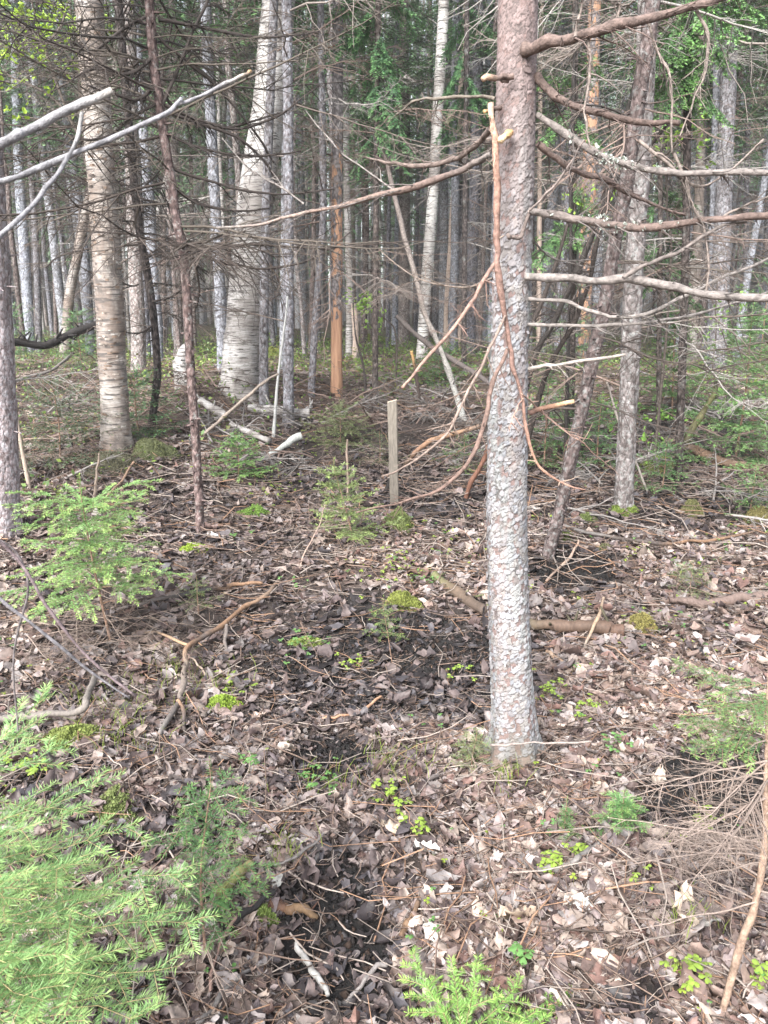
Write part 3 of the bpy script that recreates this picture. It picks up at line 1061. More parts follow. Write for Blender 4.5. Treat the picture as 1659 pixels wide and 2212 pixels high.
def bough(pts, ys, r, colr, twn=14, tw=.25, rr=.0022, lichen=0, S=9, label=None, name='branch', parent=front, org=G0, tdroop=-.1, seed=0):
    rng = np.random.default_rng(int(abs(pts[0][1] * 7 + pts[-1][0])) + seed)
    n = len(pts)
    W = np.array([at_y(px, py, MY + yy) for (px, py), yy in zip(pts, np.interp(np.linspace(0, 1, n), np.linspace(0, 1, len(ys)), ys))])
    m = MB()
    cc = np.asarray(colr, float)
    P = tube1(m, W, np.asarray(r), S, cc, n=10 * n, wob=.0012, rng=rng)
    c0 = cc[0] if cc.ndim == 2 else cc
    L = np.linalg.norm(np.diff(W, axis=0), axis=1).sum()
    if twn:
        dead_twigs(m, None, None, L, rng, rr / .45, np.clip(c0 * .9, 0, 1), n1=twn, lat=tw, axis=W)
    # short knots and broken spurs
    for k in range(int(L * 14)):
        i = rng.integers(2, len(P) - 2)
        d = unit(rng.normal(0, 1, 3))
        tube1(m, [P[i], P[i] + d * rng.uniform(.008, .03)], [.0022, .001], 4, c0 * .8, n=3)
    o = part(name, m.mesh(name, M_branch, org), parent, label)
    if lichen:
        m = MB()
        for _ in range(lichen):
            i = int(np.clip(rng.normal(.38, .16), .03, .97) * len(P))
            q = P[i] + rng.normal(0, .006, 3)
            k = 9
            dirs = norm(rng.normal(0, 1, (k, 3)) + np.array([0, -.4, .4]))
            sz = rng.uniform(.004, .014, (k, 1))
            sd = norm(np.cross(dirs, rng.normal(0, 1, (k, 3))))
            V = np.stack([q + dirs * .003, q + dirs * sz * .7 + sd * sz * .4, q + dirs * sz, q + dirs * sz * .7 - sd * sz * .4], 1)
            m.add(V.reshape(-1, 3), np.arange(4 * k).reshape(k, 4), np.array([.40, .44, .39]) * rng.uniform(.7, 1.2))
        part('lichen', m.mesh('lichen', M_moss, org), o)
    return P


BR = (.125, .09, .078)
BRG = (.155, .135, .125)
PALE = (.18, .16, .148)
bough([(1135, 108), (1180, 92), (1240, 80), (1330, 56), (1440, 32), (1545, -4), (1700, -60)], (-.06, -.25, -.2), [.019, .0135, .0115, .009], BR, 16, .35, label='thick reddish bough rising to the top edge')
bough([(1155, 165), (1200, 206), (1250, 232), (1310, 249), (1390, 262), (1470, 264)], (-.02, -.12, -.1), [.013, .011, .009, .007], BR, 12, .3)
bough([(1160, 248), (1210, 281), (1270, 320), (1330, 347), (1400, 366), (1500, 372), (1665, 374), (1760, 380)], (-.02, -.2, -.3), [.011, .010, .009, .006], BRG, 26, .34, lichen=46, label='bough crusted with pale lichen')
bough([(1158, 308), (1200, 341), (1255, 372), (1310, 388), (1340, 408), (1400, 438), (1480, 466)], (-.01, .05, .2), [.010, .009, .007, .004], BR, 22, .34)
bough([(1140, 455), (1200, 466), (1270, 479), (1330, 488), (1400, 491), (1480, 481), (1570, 472), (1665, 464), (1760, 452)], (-.06, -.18, -.25), [.0125, .0115, .011, .010], [BRG, BR, BR], 16, .3, lichen=40, label='thick level bough with tufts of lichen')
bough([(1138, 598), (1200, 600), (1280, 606), (1350, 602), (1420, 612), (1500, 632), (1580, 641), (1665, 645), (1760, 650)], (-.06, -.25, -.35), [.0125, .0115, .0115, .009], [PALE, BRG, PALE], 10, .3, label='pale bough that kinks down to the edge')
bough([(1350, 602), (1400, 570), (1470, 540), (1545, 495), (1610, 480)], (-.25, -.2), [.0065, .006, .005, .003], (.13, .11, .10), 8, .3)
bough([(1140, 646), (1220, 652), (1290, 676), (1345, 686), (1400, 677), (1480, 640), (1560, 600), (1665, 556)], (-.03, -.2, -.1), [.0065, .006, .0055, .004], PALE, 12, .25)
bough([(1140, 701), (1200, 704), (1300, 704), (1380, 698), (1460, 688), (1540, 668), (1665, 630)], (-.03, -.12, .1), [.006, .0055, .005, .003], PALE, 12, .25)
bough([(1140, 797), (1200, 788), (1260, 779), (1350, 765)], (-.02, -.1), [.0055, .0055, .004], (.27, .24, .215), 4, .2)
bough([(1140, 890), (1190, 878), (1240, 869)], (-.02, -.05), [.008, .0075, .006], [(.10, .06, .05), (.16, .09, .06), (.50, .33, .20)], 2, .3, label='short snapped bough with a splintered tip')
bough([(1062, 274), (1040, 302), (1010, 327), (975, 344), (930, 356), (880, 358), (830, 350), (790, 340)], (-.02, .25, .5), [.0095, .0085, .007, .003], (.15, .115, .10), 18, .4)
bough([(1062, 334), (1030, 350), (985, 372), (900, 401), (800, 426), (735, 445), (650, 461), (560, 484), (470, 491)], (-.03, .25, .7), [.0105, .0105, .010, .0065, .0035], [BRG, BR, (.24, .17, .14), PALE], 22, .30, label='long bough sweeping across to the birches')
bough([(655, 440), (600, 400), (540, 365), (480, 300)], (.6, .65), [.0035, .0035, .0025, .0015], PALE, 10, .3)
bough([(850, 412), (740, 330), (660, 240)], (.32, .5), [.003, .0025, .0015], PALE, 10, .3)
bough([(1070, 211), (1000, 210), (930, 212), (890, 222), (855, 250)], (-.02, .15), [.005, .0045, .004, .0025], (.13, .11, .09), 9, .4)
bough([(1110, 166), (1075, 168), (1040, 169)], (-.075, -.11), [.0085, .0085, .008], [BR, BR, (.40, .28, .20)], 0, label='cut stub')
bough([(1098, 178), (1080, 172), (1070, 166)], (-.07, -.1), [.005, .004, .003], BR, 0)
bough([(1105, 285), (1092, 294), (1083, 301)], (-.075, -.12), [.010, .0105, .009], [(.30, .17, .08), (.50, .33, .17), (.62, .47, .30)], 0, label='cut stub of orange wood')
bough([(1080, 232), (1062, 236), (1045, 242)], (-.05, -.1), [.007, .006, .005], [BR, BR, (.45, .28, .14)], 0)
bough([(1142, 460), (1125, 510), (1105, 512), (1096, 507)], (-.08, -.1, -.1), [.006, .006, .006, .006], (.12, .095, .085), 0)
bough([(1142, 456), (1180, 420), (1225, 365), (1262, 300)], (-.09, -.2), [.004, .0035, .003, .002], (.20, .165, .15), 6, .3)
bough([(1140, 1096), (1165, 1098)], (-.02, -.05), [.006, .004], PALE, 0)
bough([(1140, 510), (1200, 560), (1280, 560)], (.03, .3), [.004, .003, .002], PALE, 10, .4)
bough([(1066, 600), (1000, 620), (900, 600), (820, 540)], (.03, .5), [.004, .003, .002], (.15, .12, .10), 14, .4)
# twigs hanging from the upper boughs
for pts in ([(1330, 60), (1338, 20), (1345, -20)], [(1400, 45), (1420, 110), (1445, 160), (1450, 230), (1452, 330)], [(1505, 20), (1525, 70), (1528, 140), (1500, 210), (1470, 300)],
            [(1452, 330), (1480, 380), (1495, 440), (1520, 485)], [(1240, 85), (1250, 40), (1262, -10)], [(1270, 75), (1275, 150), (1262, 240), (1275, 320)],
            [(1520, 485), (1530, 560), (1525, 640)], [(1560, 470), (1620, 440), (1680, 420)], [(1380, 300), (1440, 350), (1500, 400), (1560, 380), (1650, 300)]):
    bough(pts, (-.2, -.22), [.0045, .0035, .002], (.20, .165, .145), 10, .3, seed=3)

# the snapped branch hanging down along the trunk
hb0 = at_y(1062, 225, MY - .1)
hang = thing('hanging_branch', 'snapped reddish branch hanging upside down along the flaky spruce trunk', 'branch', hb0)
HC = (.175, .108, .088)
bough([(1060, 222), (1063, 260), (1070, 300), (1073, 400), (1073, 500), (1076, 570), (1085, 650), (1097, 720), (1108, 790), (1128, 860), (1138, 935), (1163, 1005), (1215, 1042), (1262, 1060)], (-.10, -.105, -.11, -.12, -.2),
      [.0085, .009, .0095, .0095, .0075, .006, .004, .002], [(.46, .34, .26), (.32, .19, .14), HC, HC, HC, (.24, .14, .10), (.22, .13, .1)], 4, .1, parent=hang, org=hb0, name='stem')
bough([(1068, 568), (1030, 635), (1000, 680), (930, 768), (866, 836)], (-.1, -.35), [.006, .0055, .005, .004], [(.21, .135, .11), (.25, .165, .13)], 8, .15, parent=hang, org=hb0)
bough([(1092, 680), (1062, 745), (1035, 800), (1000, 870), (960, 940), (890, 1000), (825, 1030)], (-.12, -.45), [.004, .004, .0035, .002], (.20, .15, .125), 14, .25, parent=hang, org=hb0)
bough([(1100, 755), (1068, 820), (1050, 900), (1022, 980), (960, 1052), (880, 1080), (770, 1110)], (-.12, -.45), [.007, .0065, .005, .002], (.15, .10, .082), 16, .25, parent=hang, org=hb0)
bough([(1130, 860), (1110, 900), (1100, 930)], (-.12, -.2), [.0025, .002, .001], (.3, .19, .15), 2, .3, parent=hang, org=hb0)
bough([(1128, 850), (1180, 900), (1260, 960), (1320, 1010)], (-.1, .3), [.003, .0025, .0015], (.3, .2, .16), 8, .3, parent=hang, org=hb0)

# ------------------------------------------------------------------ trees traced from the photo
rng = np.random.default_rng(41)
gb = 'birches among the spruces'
gs = 'tall grey spruce trunks'
gd = 'dead spruces losing their bark'
# left edge spruce
tree('pinkish spruce trunk cut by the left edge behind the light green sapling', [(4, 1150), (-6, 900), (-18, 650), (-40, 300), (-60, 0)], 78, M_edge, rng, nb=6, crown=False, S=40, rough=.04, stubs=60, n=120)
# peeling birch on its mound
T, gB, PB, RB = tree('tan peeling birch on a leafy mound with curling bark', [(252, 972), (246, 850), (233, 600), (220, 400), (207, 200), (192, 0)], 58, M_birch2, rng, 'birch_tree', H=13, nb=0, crown=False, S=40, stubs=0, rough=.05, flare=.5, n=130, taper=.45)
m = MB()
nc = 750
zc = gB[2] + rng.uniform(.1, 4.2, nc)
tc_ = rng.uniform(0, 6.28, nc)
rc = np.stack([np.interp(zc, PB[:, 2], RB), np.interp(zc, PB[:, 2], PB[:, 0]), np.interp(zc, PB[:, 2], PB[:, 1])], -1)
wid = rng.uniform(.12, .6, nc)
hc = rng.uniform(.006, .022, nc)
q = np.linspace(-.5, .5, 5)
A = tc_[:, None] + wid[:, None] * q[None]
lf = rng.uniform(.004, .028, nc)[:, None] * (q[None] + .5) ** 2 + .004
Ro = rc[:, :1] + lf
Vb = np.stack([rc[:, 1:2] + rc[:, :1] * 0 + (rc[:, :1] + .003) * np.cos(A), rc[:, 2:3] + (rc[:, :1] + .003) * np.sin(A), np.broadcast_to(zc[:, None], A.shape)], -1)
Vt = np.stack([rc[:, 1:2] + Ro * np.cos(A), rc[:, 2:3] + Ro * np.sin(A), zc[:, None] + hc[:, None] + 0 * A], -1)
VV = np.stack([Vb, Vt], 2).reshape(nc, 10, 3)
fb = np.array([[2 * k, 2 * k + 2, 2 * k + 3, 2 * k + 1] for k in range(4)])
cb = np.array([(.40, .35, .31), (.24, .175, .135), (.11, .09, .08), (.48, .45, .42)])[rng.choice(4, nc, p=[.4, .3, .15, .15])]
m.add(VV.reshape(-1, 3), (np.arange(nc)[:, None, None] * 10 + fb[None]).reshape(-1, 4), np.repeat(cb[:, None], 10, 1).reshape(-1, 3))
part('peeling_bark', m.mesh('peeling_bark', M_litter, gB), T)
# leaning white birch
T, gL, PL, RL = tree('stout white birch leaning to the right with rough bark at its foot', [(515, 848), (522, 760), (537, 600), (556, 400), (586, 200), (602, 0)], 80, M_birch, rng, 'birch_tree', H=14, nb=0, crown=False, S=40, stubs=0, rough=.045, flare=.35, n=120, taper=.62, group=gb)

# the two dark dead young spruces with the net of twigs
T1, g1, P1_, R1 = tree('slim dead spruce with lichen bark and a net of dark twigs above', [(433, 1150), (424, 980), (412, 800), (404, 650), (395, 542), (380, 470), (368, 380), (348, 250), (332, 130), (322, 0)], 18, M_dkbrown, rng, 'dead_spruce', H=4.6, nb=0, crown=False, S=12, stubs=60, rough=.08, n=90, taper=.5, group=gd)
hang_branches(T1, P1_, R1, g1, rng, BACKLIT_POOL, 62, 1.9, 4.4, .7, 1.4)
T2, g2_, P2_, R2 = tree('thin black stemmed spruce leaning between the two birches', [(325, 935), (336, 850), (340, 800), (332, 690), (318, 590), (302, 500), (288, 380), (272, 200), (255, 0)], 16, M_dark, rng, 'dead_spruce', H=4.5, nb=0, crown=False, S=12, stubs=70, rough=.09, n=80, taper=.5, group=gd)
hang_branches(T2, P2_, R2, g2_, rng, BACKLIT_POOL, 36, 1.3, 4.3, .6, 1.2)


def arc(t, org, pts, y, dy, r, c, tw=16, lat=.22):
    W = np.array([at_y(px, py, y + dy * i / (len(pts) - 1)) for i, (px, py) in enumerate(pts)])
    m = MB()
    rg = np.random.default_rng(abs(int(pts[0][0] * 3 + pts[-1][1])))
    tube1(m, W, [r, r * .9, r * .75, r * .45], 6, c, n=8 * len(pts), wob=.002, rng=rg)
    dead_twigs(m, None, None, 1, rg, r * .75, np.asarray(c), n1=tw, lat=lat, axis=W)
    part('dead_branch', m.mesh('dead_branch', M_twig, org), t)


DK_BACKLIT = (.045, .036, .032)  # dark tone of twigs seen against the light, painted as colour
for pts in ([(352, 225), (440, 262), (510, 278), (600, 250), (690, 185)], [(356, 285), (420, 318), (500, 333), (590, 335), (650, 325)], [(365, 360), (440, 388), (520, 410), (600, 420), (720, 408)],
            [(396, 537), (456, 558), (503, 571), (573, 580), (638, 571), (703, 545), (756, 503)], [(340, 40), (420, 56), (534, 78), (605, 81), (690, 68)], [(345, 200), (400, 250), (470, 275), (540, 262), (620, 240)],
            [(330, 70), (400, 130), (470, 190), (560, 300), (590, 350)], [(352, 240), (430, 265), (520, 300), (575, 355), (600, 400)], [(370, 400), (430, 440), (520, 455), (580, 450)],
            [(345, 220), (290, 250), (220, 300), (150, 300)], [(335, 120), (280, 160), (200, 150), (110, 200)], [(326, 30), (270, 60), (200, 110), (150, 90)],
            [(395, 505), (420, 560), (430, 620), (425, 665)], [(340, 180), (300, 215), (250, 205), (190, 185)], [(350, 225), (420, 60), (450, 0), (470, -60)]):
    arc(T1, g1, pts, g1[1], (.6 if pts[-1][0] > 345 else -.5) * .6, .011, DK_BACKLIT, 26, .28)
for pts in ([(300, 615), (281, 617), (247, 602), (203, 592), (150, 560)], [(298, 529), (224, 535), (135, 550), (95, 580)], [(322, 655), (370, 640), (420, 600)], [(312, 560), (350, 545), (400, 560)], [(285, 380), (220, 400), (140, 380)],
            [(280, 300), (200, 330), (110, 300), (40, 330)], [(275, 240), (180, 230), (90, 260), (0, 250)], [(300, 480), (260, 475), (200, 450), (150, 420)], [(334, 700), (300, 720), (262, 715)], [(290, 420), (350, 440), (420, 430)]):
    arc(T2, g2_, pts, g2_[1], -.3, .011, DK_BACKLIT, 22, .25)

LST = [  # label, points, width px, material, extra
    ('dark grey spruce close beside the leaning birch', [(623, 915), (623, 700), (623, 450), (622, 200), (619, 0)], 23, M_grey, dict(nb=8, group=gs)),
    ('thin grey spruce hugging the dark one beside the leaning birch', [(609, 800), (611, 600), (614, 300), (612, 0)], 12, M_blue, dict(nb=3, group=gs)),
    ('grey-green spruce trunk at the foot of the leaning birch', [(570, 884), (570, 700), (574, 480), (584, 200), (592, 0)], 20, M_grey, dict(nb=6, group=gs)),
    ('bluish grey spruce trunk just left of the leaning birch', [(482, 800), (478, 680), (466, 459), (450, 150), (444, 0)], 24, M_blue, dict(nb=8, group=gs)),
    ('slim curved grey spruce left of the orange snag', [(672, 852), (682, 680), (695, 520), (698, 420), (694, 100), (692, 0)], 15, M_grey, dict(nb=6, group=gs)),
    ('white birch seen just right of the orange snag', [(754, 772), (756, 620), (750, 459), (746, 200), (742, 0)], 16, M_birch, dict(name='birch_tree', nb=2, group=gb)),
    ('straight white birch rising in a gap left of the flaky spruce', [(911, 775), (920, 620), (934, 440), (945, 250), (956, 60), (960, -20)], 24, M_birch3, dict(name='birch_tree', nb=2, crown=False, group=gb, taper=.35)),
    ('pale grey spruce just right of the straight birch', [(957, 748), (958, 600), (960, 400), (966, 150), (970, 0)], 20, M_blue, dict(nb=8, group=gs)),
    ('thin pale spruce beside the peeled snag near the flaky trunk', [(970, 750), (976, 600), (982, 459), (990, 200), (995, 0)], 12, M_blue, dict(nb=5, group=gs)),
    ('thick grey spruce standing behind the flaky trunk', [(1013, 762), (1020, 560), (1025, 440), (1032, 150), (1035, 0)], 27, M_grey, dict(nb=10, group=gs)),
    ('brownish spruce in the middle with lichen flecks', [(872, 748), (873, 600), (874, 400), (873, 150), (873, 0)], 26, M_lichen, dict(nb=8, group=gs)),
    ('slim blue-grey spruce left of the brownish middle one', [(852, 745), (856, 560), (860, 400), (858, 100), (857, 0)], 13, M_blue, dict(nb=5, group=gs)),
    ('thin pale stem slanting left above the wooden stake', [(850, 735), (845, 620), (830, 520), (816, 450), (803, 370), (790, 200), (780, 0)], 9, M_birch, dict(name='birch_tree', nb=2, crown=False, group=gb)),
    ('very slim greenish spruce just left of the straight birch', [(898, 730), (899, 560), (902, 400), (902, 0)], 9, M_grey, dict(nb=4, group=gs)),
    ('pale greenish trunk partly hidden by the flaky spruce', [(1046, 745), (1048, 600), (1052, 300), (1056, 0)], 14, M_blue, dict(nb=3, group=gs)),
    ('thin greenish stem bowed to the left beside the dark spruce', [(658, 775), (651, 660), (640, 560), (634, 400), (640, 150), (645, 0)], 9, M_lichen, dict(nb=3, group=gs)),
    ('white birch pole leaning right behind the black stemmed spruce', [(300, 770), (320, 600), (336, 484), (372, 333), (415, 200), (445, 80), (460, 0)], 10, M_birch, dict(name='birch_tree', nb=1, crown=False, group=gb)),
    ('leaning birch pole with a bend left of the bluish spruce', [(404, 765), (409, 635), (430, 540), (448, 459), (456, 400), (478, 330), (487, 208), (500, 100), (510, 0)], 11, M_birch, dict(name='birch_tree', nb=1, crown=False, group=gb)),
    ('slender birch right of the bent birch pole', [(492, 780), (478, 400), (474, 325), (470, 150), (462, 0)], 9, M_birch, dict(name='birch_tree', nb=1, crown=False, group=gb)),
    ('lichen flecked spruce right of the peeling birch', [(300, 800), (298, 700), (291, 540), (284, 300), (280, 100), (278, 0)], 31, M_lichen, dict(nb=8, group=gs)),
    ('pale blue-grey spruce behind the black stemmed one', [(327, 770), (324, 620), (313, 450), (302, 300), (294, 100), (290, 0)], 20, M_blue, dict(nb=8, group=gs)),
    ('grey-green spruce behind the slim lichen bark spruce', [(386, 770), (384, 680), (380, 511), (376, 300), (372, 0)], 20, M_lichen, dict(nb=7, group=gs)),
    ('grey spruce with pale blotches near the left edge', [(64, 760), (60, 660), (50, 511), (42, 390), (34, 150), (30, 0)], 22, M_blue, dict(nb=10, group=gs)),
    ('thin dark grey spruce second from the left edge spruce', [(84, 760), (82, 650), (75, 485), (68, 378), (60, 150), (55, 0)], 14, M_grey, dict(nb=8, group=gs)),
    ('mottled slim birch leaning beside the left edge spruce', [(56, 755), (48, 660), (29, 550), (12, 459), (2, 300), (-10, 100)], 10, M_birch, dict(name='birch_tree', nb=2, crown=False, group=gb)),
    ('old mossy birch half hidden behind the peeling birch', [(140, 770), (150, 640), (166, 560), (185, 459), (222, 340), (240, 250), (252, 150), (262, 0)], 22, M_birch2, dict(name='birch_tree', nb=5, crown=False, group=gb)),
    ('bluish spruce trunk directly left of the peeling birch', [(196, 765), (192, 690), (184, 560), (165, 400), (142, 250), (130, 120), (125, 0)], 20, M_blue, dict(nb=7, group=gs)),
    ('slim stem far left with dead twigs all along', [(122, 755), (118, 600), (112, 500), (100, 400), (88, 200), (80, 0)], 9, M_brown, dict(nb=7, group=gs)),
    ('brown spruce with thin plated bark right of the bent dead spruce', [(1347, 1094), (1352, 980), (1358, 850), (1366, 650), (1376, 480), (1388, 300), (1396, 100), (1400, 0)], 39, M_midbark, dict(nb=10, crown=False, S=40, n=110, group=gs, stubs=60)),
    ('dead brown spruce bent like a bow with lichen blotches', [(1183, 1205), (1212, 1090), (1243, 945), (1261, 870), (1280, 770), (1300, 690), (1322, 560), (1340, 459), (1352, 404), (1372, 260), (1395, 120), (1410, 0)], 27, M_brown, dict(name='dead_spruce', nb=9, crown=False, S=24, n=90, H=4.2, pool='dark', group=gd, stubs=80, rough=.09)),
    ('blue-grey spruce seen through the gap beside the bent dead spruce', [(1288, 770), (1290, 667), (1292, 485), (1290, 300), (1285, 0)], 20, M_blue, dict(nb=6, group=gs)),
    ('birch with a bare brown foot standing behind the young spruces', [(1494, 785), (1498, 700), (1501, 620), (1508, 511), (1514, 300), (1518, 0)], 21, M_birch2, dict(name='birch_tree', nb=4, group=gb)),
    ('broad grey spruce on the right with a bark strip hanging', [(1548, 800), (1554, 680), (1562, 459), (1572, 200), (1580, 0)], 36, M_grey, dict(nb=12, group=gs)),
    ('slimmer grey spruce touching the broad one', [(1536, 798), (1539, 640), (1542, 459), (1548, 200), (1552, 0)], 18, M_blue, dict(nb=8, group=gs)),
    ('greenish grey spruce left of the broad one', [(1518, 775), (1519, 640), (1520, 459), (1522, 0)], 13, M_grey, dict(nb=6, group=gs)),
    ('grey spruce leaning right near the right edge', [(1588, 790), (1606, 650), (1634, 490), (1660, 340), (1690, 150)], 15, M_blue, dict(nb=6, group=gs)),
    ('thin grey spruce hard against the right edge', [(1636, 760), (1640, 690), (1652, 560), (1660, 400), (1670, 200)], 11, M_grey, dict(nb=6, group=gs)),
    ('dark slender spruce between the brown one and the birch', [(1430, 765), (1432, 600), (1440, 400), (1446, 150), (1450, 0)], 14, M_grey, dict(nb=20, group=gs)),
    ('thin spruce in the brown thicket on the right', [(1462, 765), (1466, 600), (1474, 400), (1480, 150), (1484, 0)], 12, M_brown, dict(nb=26, group=gs)),
    ('slim spruce right of the broad grey one', [(1606, 770), (1610, 640), (1612, 450), (1618, 150), (1620, 0)], 12, M_grey, dict(nb=26, group=gs)),
    ('tall grey trunk behind the bent dead spruce', [(1225, 765), (1222, 600), (1218, 400), (1214, 150), (1212, 0)], 16, M_grey, dict(nb=8, group=gs)),
    ('reddish slim trunk far behind the stake', [(790, 745), (788, 600), (784, 400), (780, 0)], 8, M_brown, dict(nb=4, group=gs)),
    ('thin brown trunk left of the slim lichen bark spruce', [(352, 760), (354, 560), (356, 400), (352, 0)], 10, M_brown, dict(nb=5, group=gs)),
    ('reddish thin trunk behind the bent birch pole', [(420, 755), (417, 600), (414, 459), (410, 200), (408, 0)], 10, M_brown, dict(nb=5, group=gs)),
]
for lab, pts, w, mt, ex in LST:
    ex = dict(ex)
    if ex.get('pool') == 'dark':
        ex['pool'] = BACKLIT_POOL
    tree(lab, pts, w, mt, rng, **ex)

# stripped snags
def band(levels):
    z, v = zip(*levels)
    return lambda P: np.repeat(np.interp(P[:, 2], z, v)[:, None], 3, 1)
gq = ground(727, 857)
tree('dead spruce stripped to bright orange wood with bark patches above', [(727, 857), (727, 700), (728, 500), (729, 250), (730, 0)], 25, M_peel, rng, 'dead_spruce', nb=6, crown=False, S=24, n=90, stubs=20, group=gd, rough=.04,
     colr=band([(gq[2] + .75, .2), (gq[2] + 1.0, .44), (gq[2] + 1.35, .56), (gq[2] + 1.7, .51), (gq[2] + 2.4, .50), (gq[2] + 2.9, .54), (gq[2] + 3.3, .68)]))
tree('tall thin snag stripped pale pink between two grey spruces', [(964, 752), (966, 650), (972, 560), (978, 450), (988, 300), (1000, 120), (1007, 0)], 13, M_peel2, rng, 'dead_spruce', nb=3, crown=False, S=14, stubs=10, group=gd, colr=(.36, .36, .36))
tree('thin curved snag stripped pale, half behind the flaky trunk', [(989, 757), (1003, 641), (1020, 520), (1042, 390), (1063, 182), (1074, 26), (1077, -20)], 10, M_peel2, rng, 'dead_spruce', nb=2, crown=False, S=12, stubs=6, group=gd, colr=(.30, .30, .30))
tree('grey spruce with red wounds behind the bent dead spruce', [(1258, 790), (1261, 680), (1268, 500), (1276, 300), (1282, 100), (1284, 0)], 32, M_peel, rng, 'dead_spruce', nb=8, crown=False, S=20, group=gd, colr=(.50, .50, .50))
tree('pale stripped trunk showing right of the flaky spruce', [(1163, 770), (1165, 500), (1166, 300), (1170, 0)], 11, M_peel2, rng, 'dead_spruce', nb=2, crown=False, S=12, stubs=8, group=gd, colr=(.33, .33, .33))
tree('pale stripped snag high up among the green sprays', [(1372, 770), (1376, 500), (1381, 250), (1384, 0)], 11, M_peel2, rng, 'dead_spruce', nb=2, crown=False, S=12, stubs=8, group=gd, colr=(.34, .34, .34))
tree('short broken snag with peeling bark near the green leaves', [(768, 775), (768, 720), (765, 655)], 14, M_peel2, rng, 'dead_spruce', H=.9, nb=0, crown=False, S=14, stubs=4, group=gd, colr=(.42, .42, .42), n=20)


# thin leaning stems: traced, not extended
def pole(name, label, pts, y0, y1, r, mat, colr, cat='tree', S=9, twigs=0, base_ground=True, group=None, tc=(.12, .1, .09), tr=.006, lat=.25):
    W = np.array([at_y(px, py, y0 + (y1 - y0) * i / (len(pts) - 1)) for i, (px, py) in enumerate(pts)])
    if base_ground:
        W[0][2] = ground_z(W[0][0], W[0][1]) - .04
    g = W[0].copy()
    t = thing(name, label, cat, g, group)
    rg = np.random.default_rng(abs(int(pts[0][0] + 31 * pts[-1][1])))
    m = MB()
    tube1(m, W, r, S, colr, n=10 * len(pts), wob=.002, rng=rg)
    part('stem', m.mesh('stem', mat, g), t)
    if twigs:
        for k in range(3):
            m = MB()
            dead_twigs(m, None, None, 1, rg, tr, tc, n1=twigs // 3, lat=lat, axis=W)
            part('dead_branch', m.mesh('dead_branch', M_twig, g), t)
    return W


gy = lambda px, py: float(ground(px, py)[1])
gl = 'thin leaning dead stems'
y = gy(590, 943)
pole('dead_sapling', 'thin whitish dead pole standing before the leaning birch', [(589, 943), (595, 880), (606, 770), (615, 700), (622, 640)], y, y, [.019, .017, .012, .008], M_wood, (.33, .33, .32), 'dead sapling', group=gl)
y = gy(1003, 905)
pole('dead_sapling', 'crooked dead stem slanting up left from white foot near flaky trunk', [(1003, 905), (985, 850), (965, 790), (945, 740), (920, 680), (890, 570), (868, 490), (840, 370), (825, 320)], y, y + .3, [.04, .032, .028, .02], M_branch, [(.33, .33, .31), (.22, .19, .17), (.16, .13, .12)], 'dead sapling', twigs=36, group=gl, lat=.2)
y = gy(910, 880)
pole('dead_sapling', 'thin dark stem with orange cut tip right of the stake', [(912, 1000), (908, 870), (898, 800), (889, 758)], y, y, [.014, .018, .018, .014], M_branch, [(.06, .05, .045), (.05, .04, .035), (.06, .04, .035), (.45, .28, .12)], 'dead sapling', twigs=10, group=gl)
y = gy(790, 868)
pole('dead_sapling', 'wiry black sapling curving left beside the orange snag', [(791, 868), (786, 800), (770, 730), (764, 680), (764, 645)], y, y, [.018, .015, .010, .006], M_branch, (.05, .042, .038), 'dead sapling', twigs=18, group=gl)
y = gy(65, 1060)
pole('dead_sapling', 'tall thin beige stem standing by the left edge spruce', [(66, 1060), (45, 960), (22, 800), (10, 650), (2, 540), (-8, 400)], y, y, [.016, .014, .011, .008], M_wood, (.33, .27, .22), 'dead sapling', twigs=12, group=gl)
y = gy(1400, 1060)
pole('fallen_branch', 'thin pale pole leaning against the brown spruce', [(1402, 1065), (1370, 990), (1345, 930), (1322, 860), (1310, 820)], y, y - .3, [.012, .010, .008], M_wood, (.34, .30, .27), 'branch', group=gl)
# dark wind-thrown tops leaning to the right behind the flaky trunk
for k, (lab, pts, y0, y1, r, c) in enumerate([
    ('black leaning dead stem crossing the gap right of the flaky spruce', [(1092, 930), (1150, 790), (1200, 690), (1245, 590), (1290, 480), (1330, 330), (1370, 190), (1400, 60), (1420, -40)], 6.2, 6.4, [.026, .024, .021, .016], (.03, .025, .022)),
    ('second dark leaning dead stem, lower of the crossing pair', [(1112, 985), (1178, 815), (1228, 720), (1272, 610), (1290, 520), (1335, 380), (1400, 320), (1470, 230)], 6.5, 6.0, [.024, .02, .018, .012], (.036, .028, .024)),
    ('slim black stem rising straight beside the flaky spruce', [(1236, 780), (1232, 560), (1234, 400), (1240, 200), (1246, 0), (1250, -60)], 6.9, 6.9, [.017, .016, .015, .013], (.028, .024, .022)),
    ('bundled dark branches sloping down behind the flaky trunk', [(1085, 880), (1130, 770), (1168, 660), (1205, 560), (1232, 470)], 6.0, 6.2, [.020, .018, .016, .010], (.034, .026, .022))]):
    pole('dead_spruce', lab, pts, y0, y1, r, M_branch, c, 'tree', twigs=60, group='dark dead stems leaning right of the flaky spruce', tc=(.05, .04, .036), tr=.008, lat=.24)

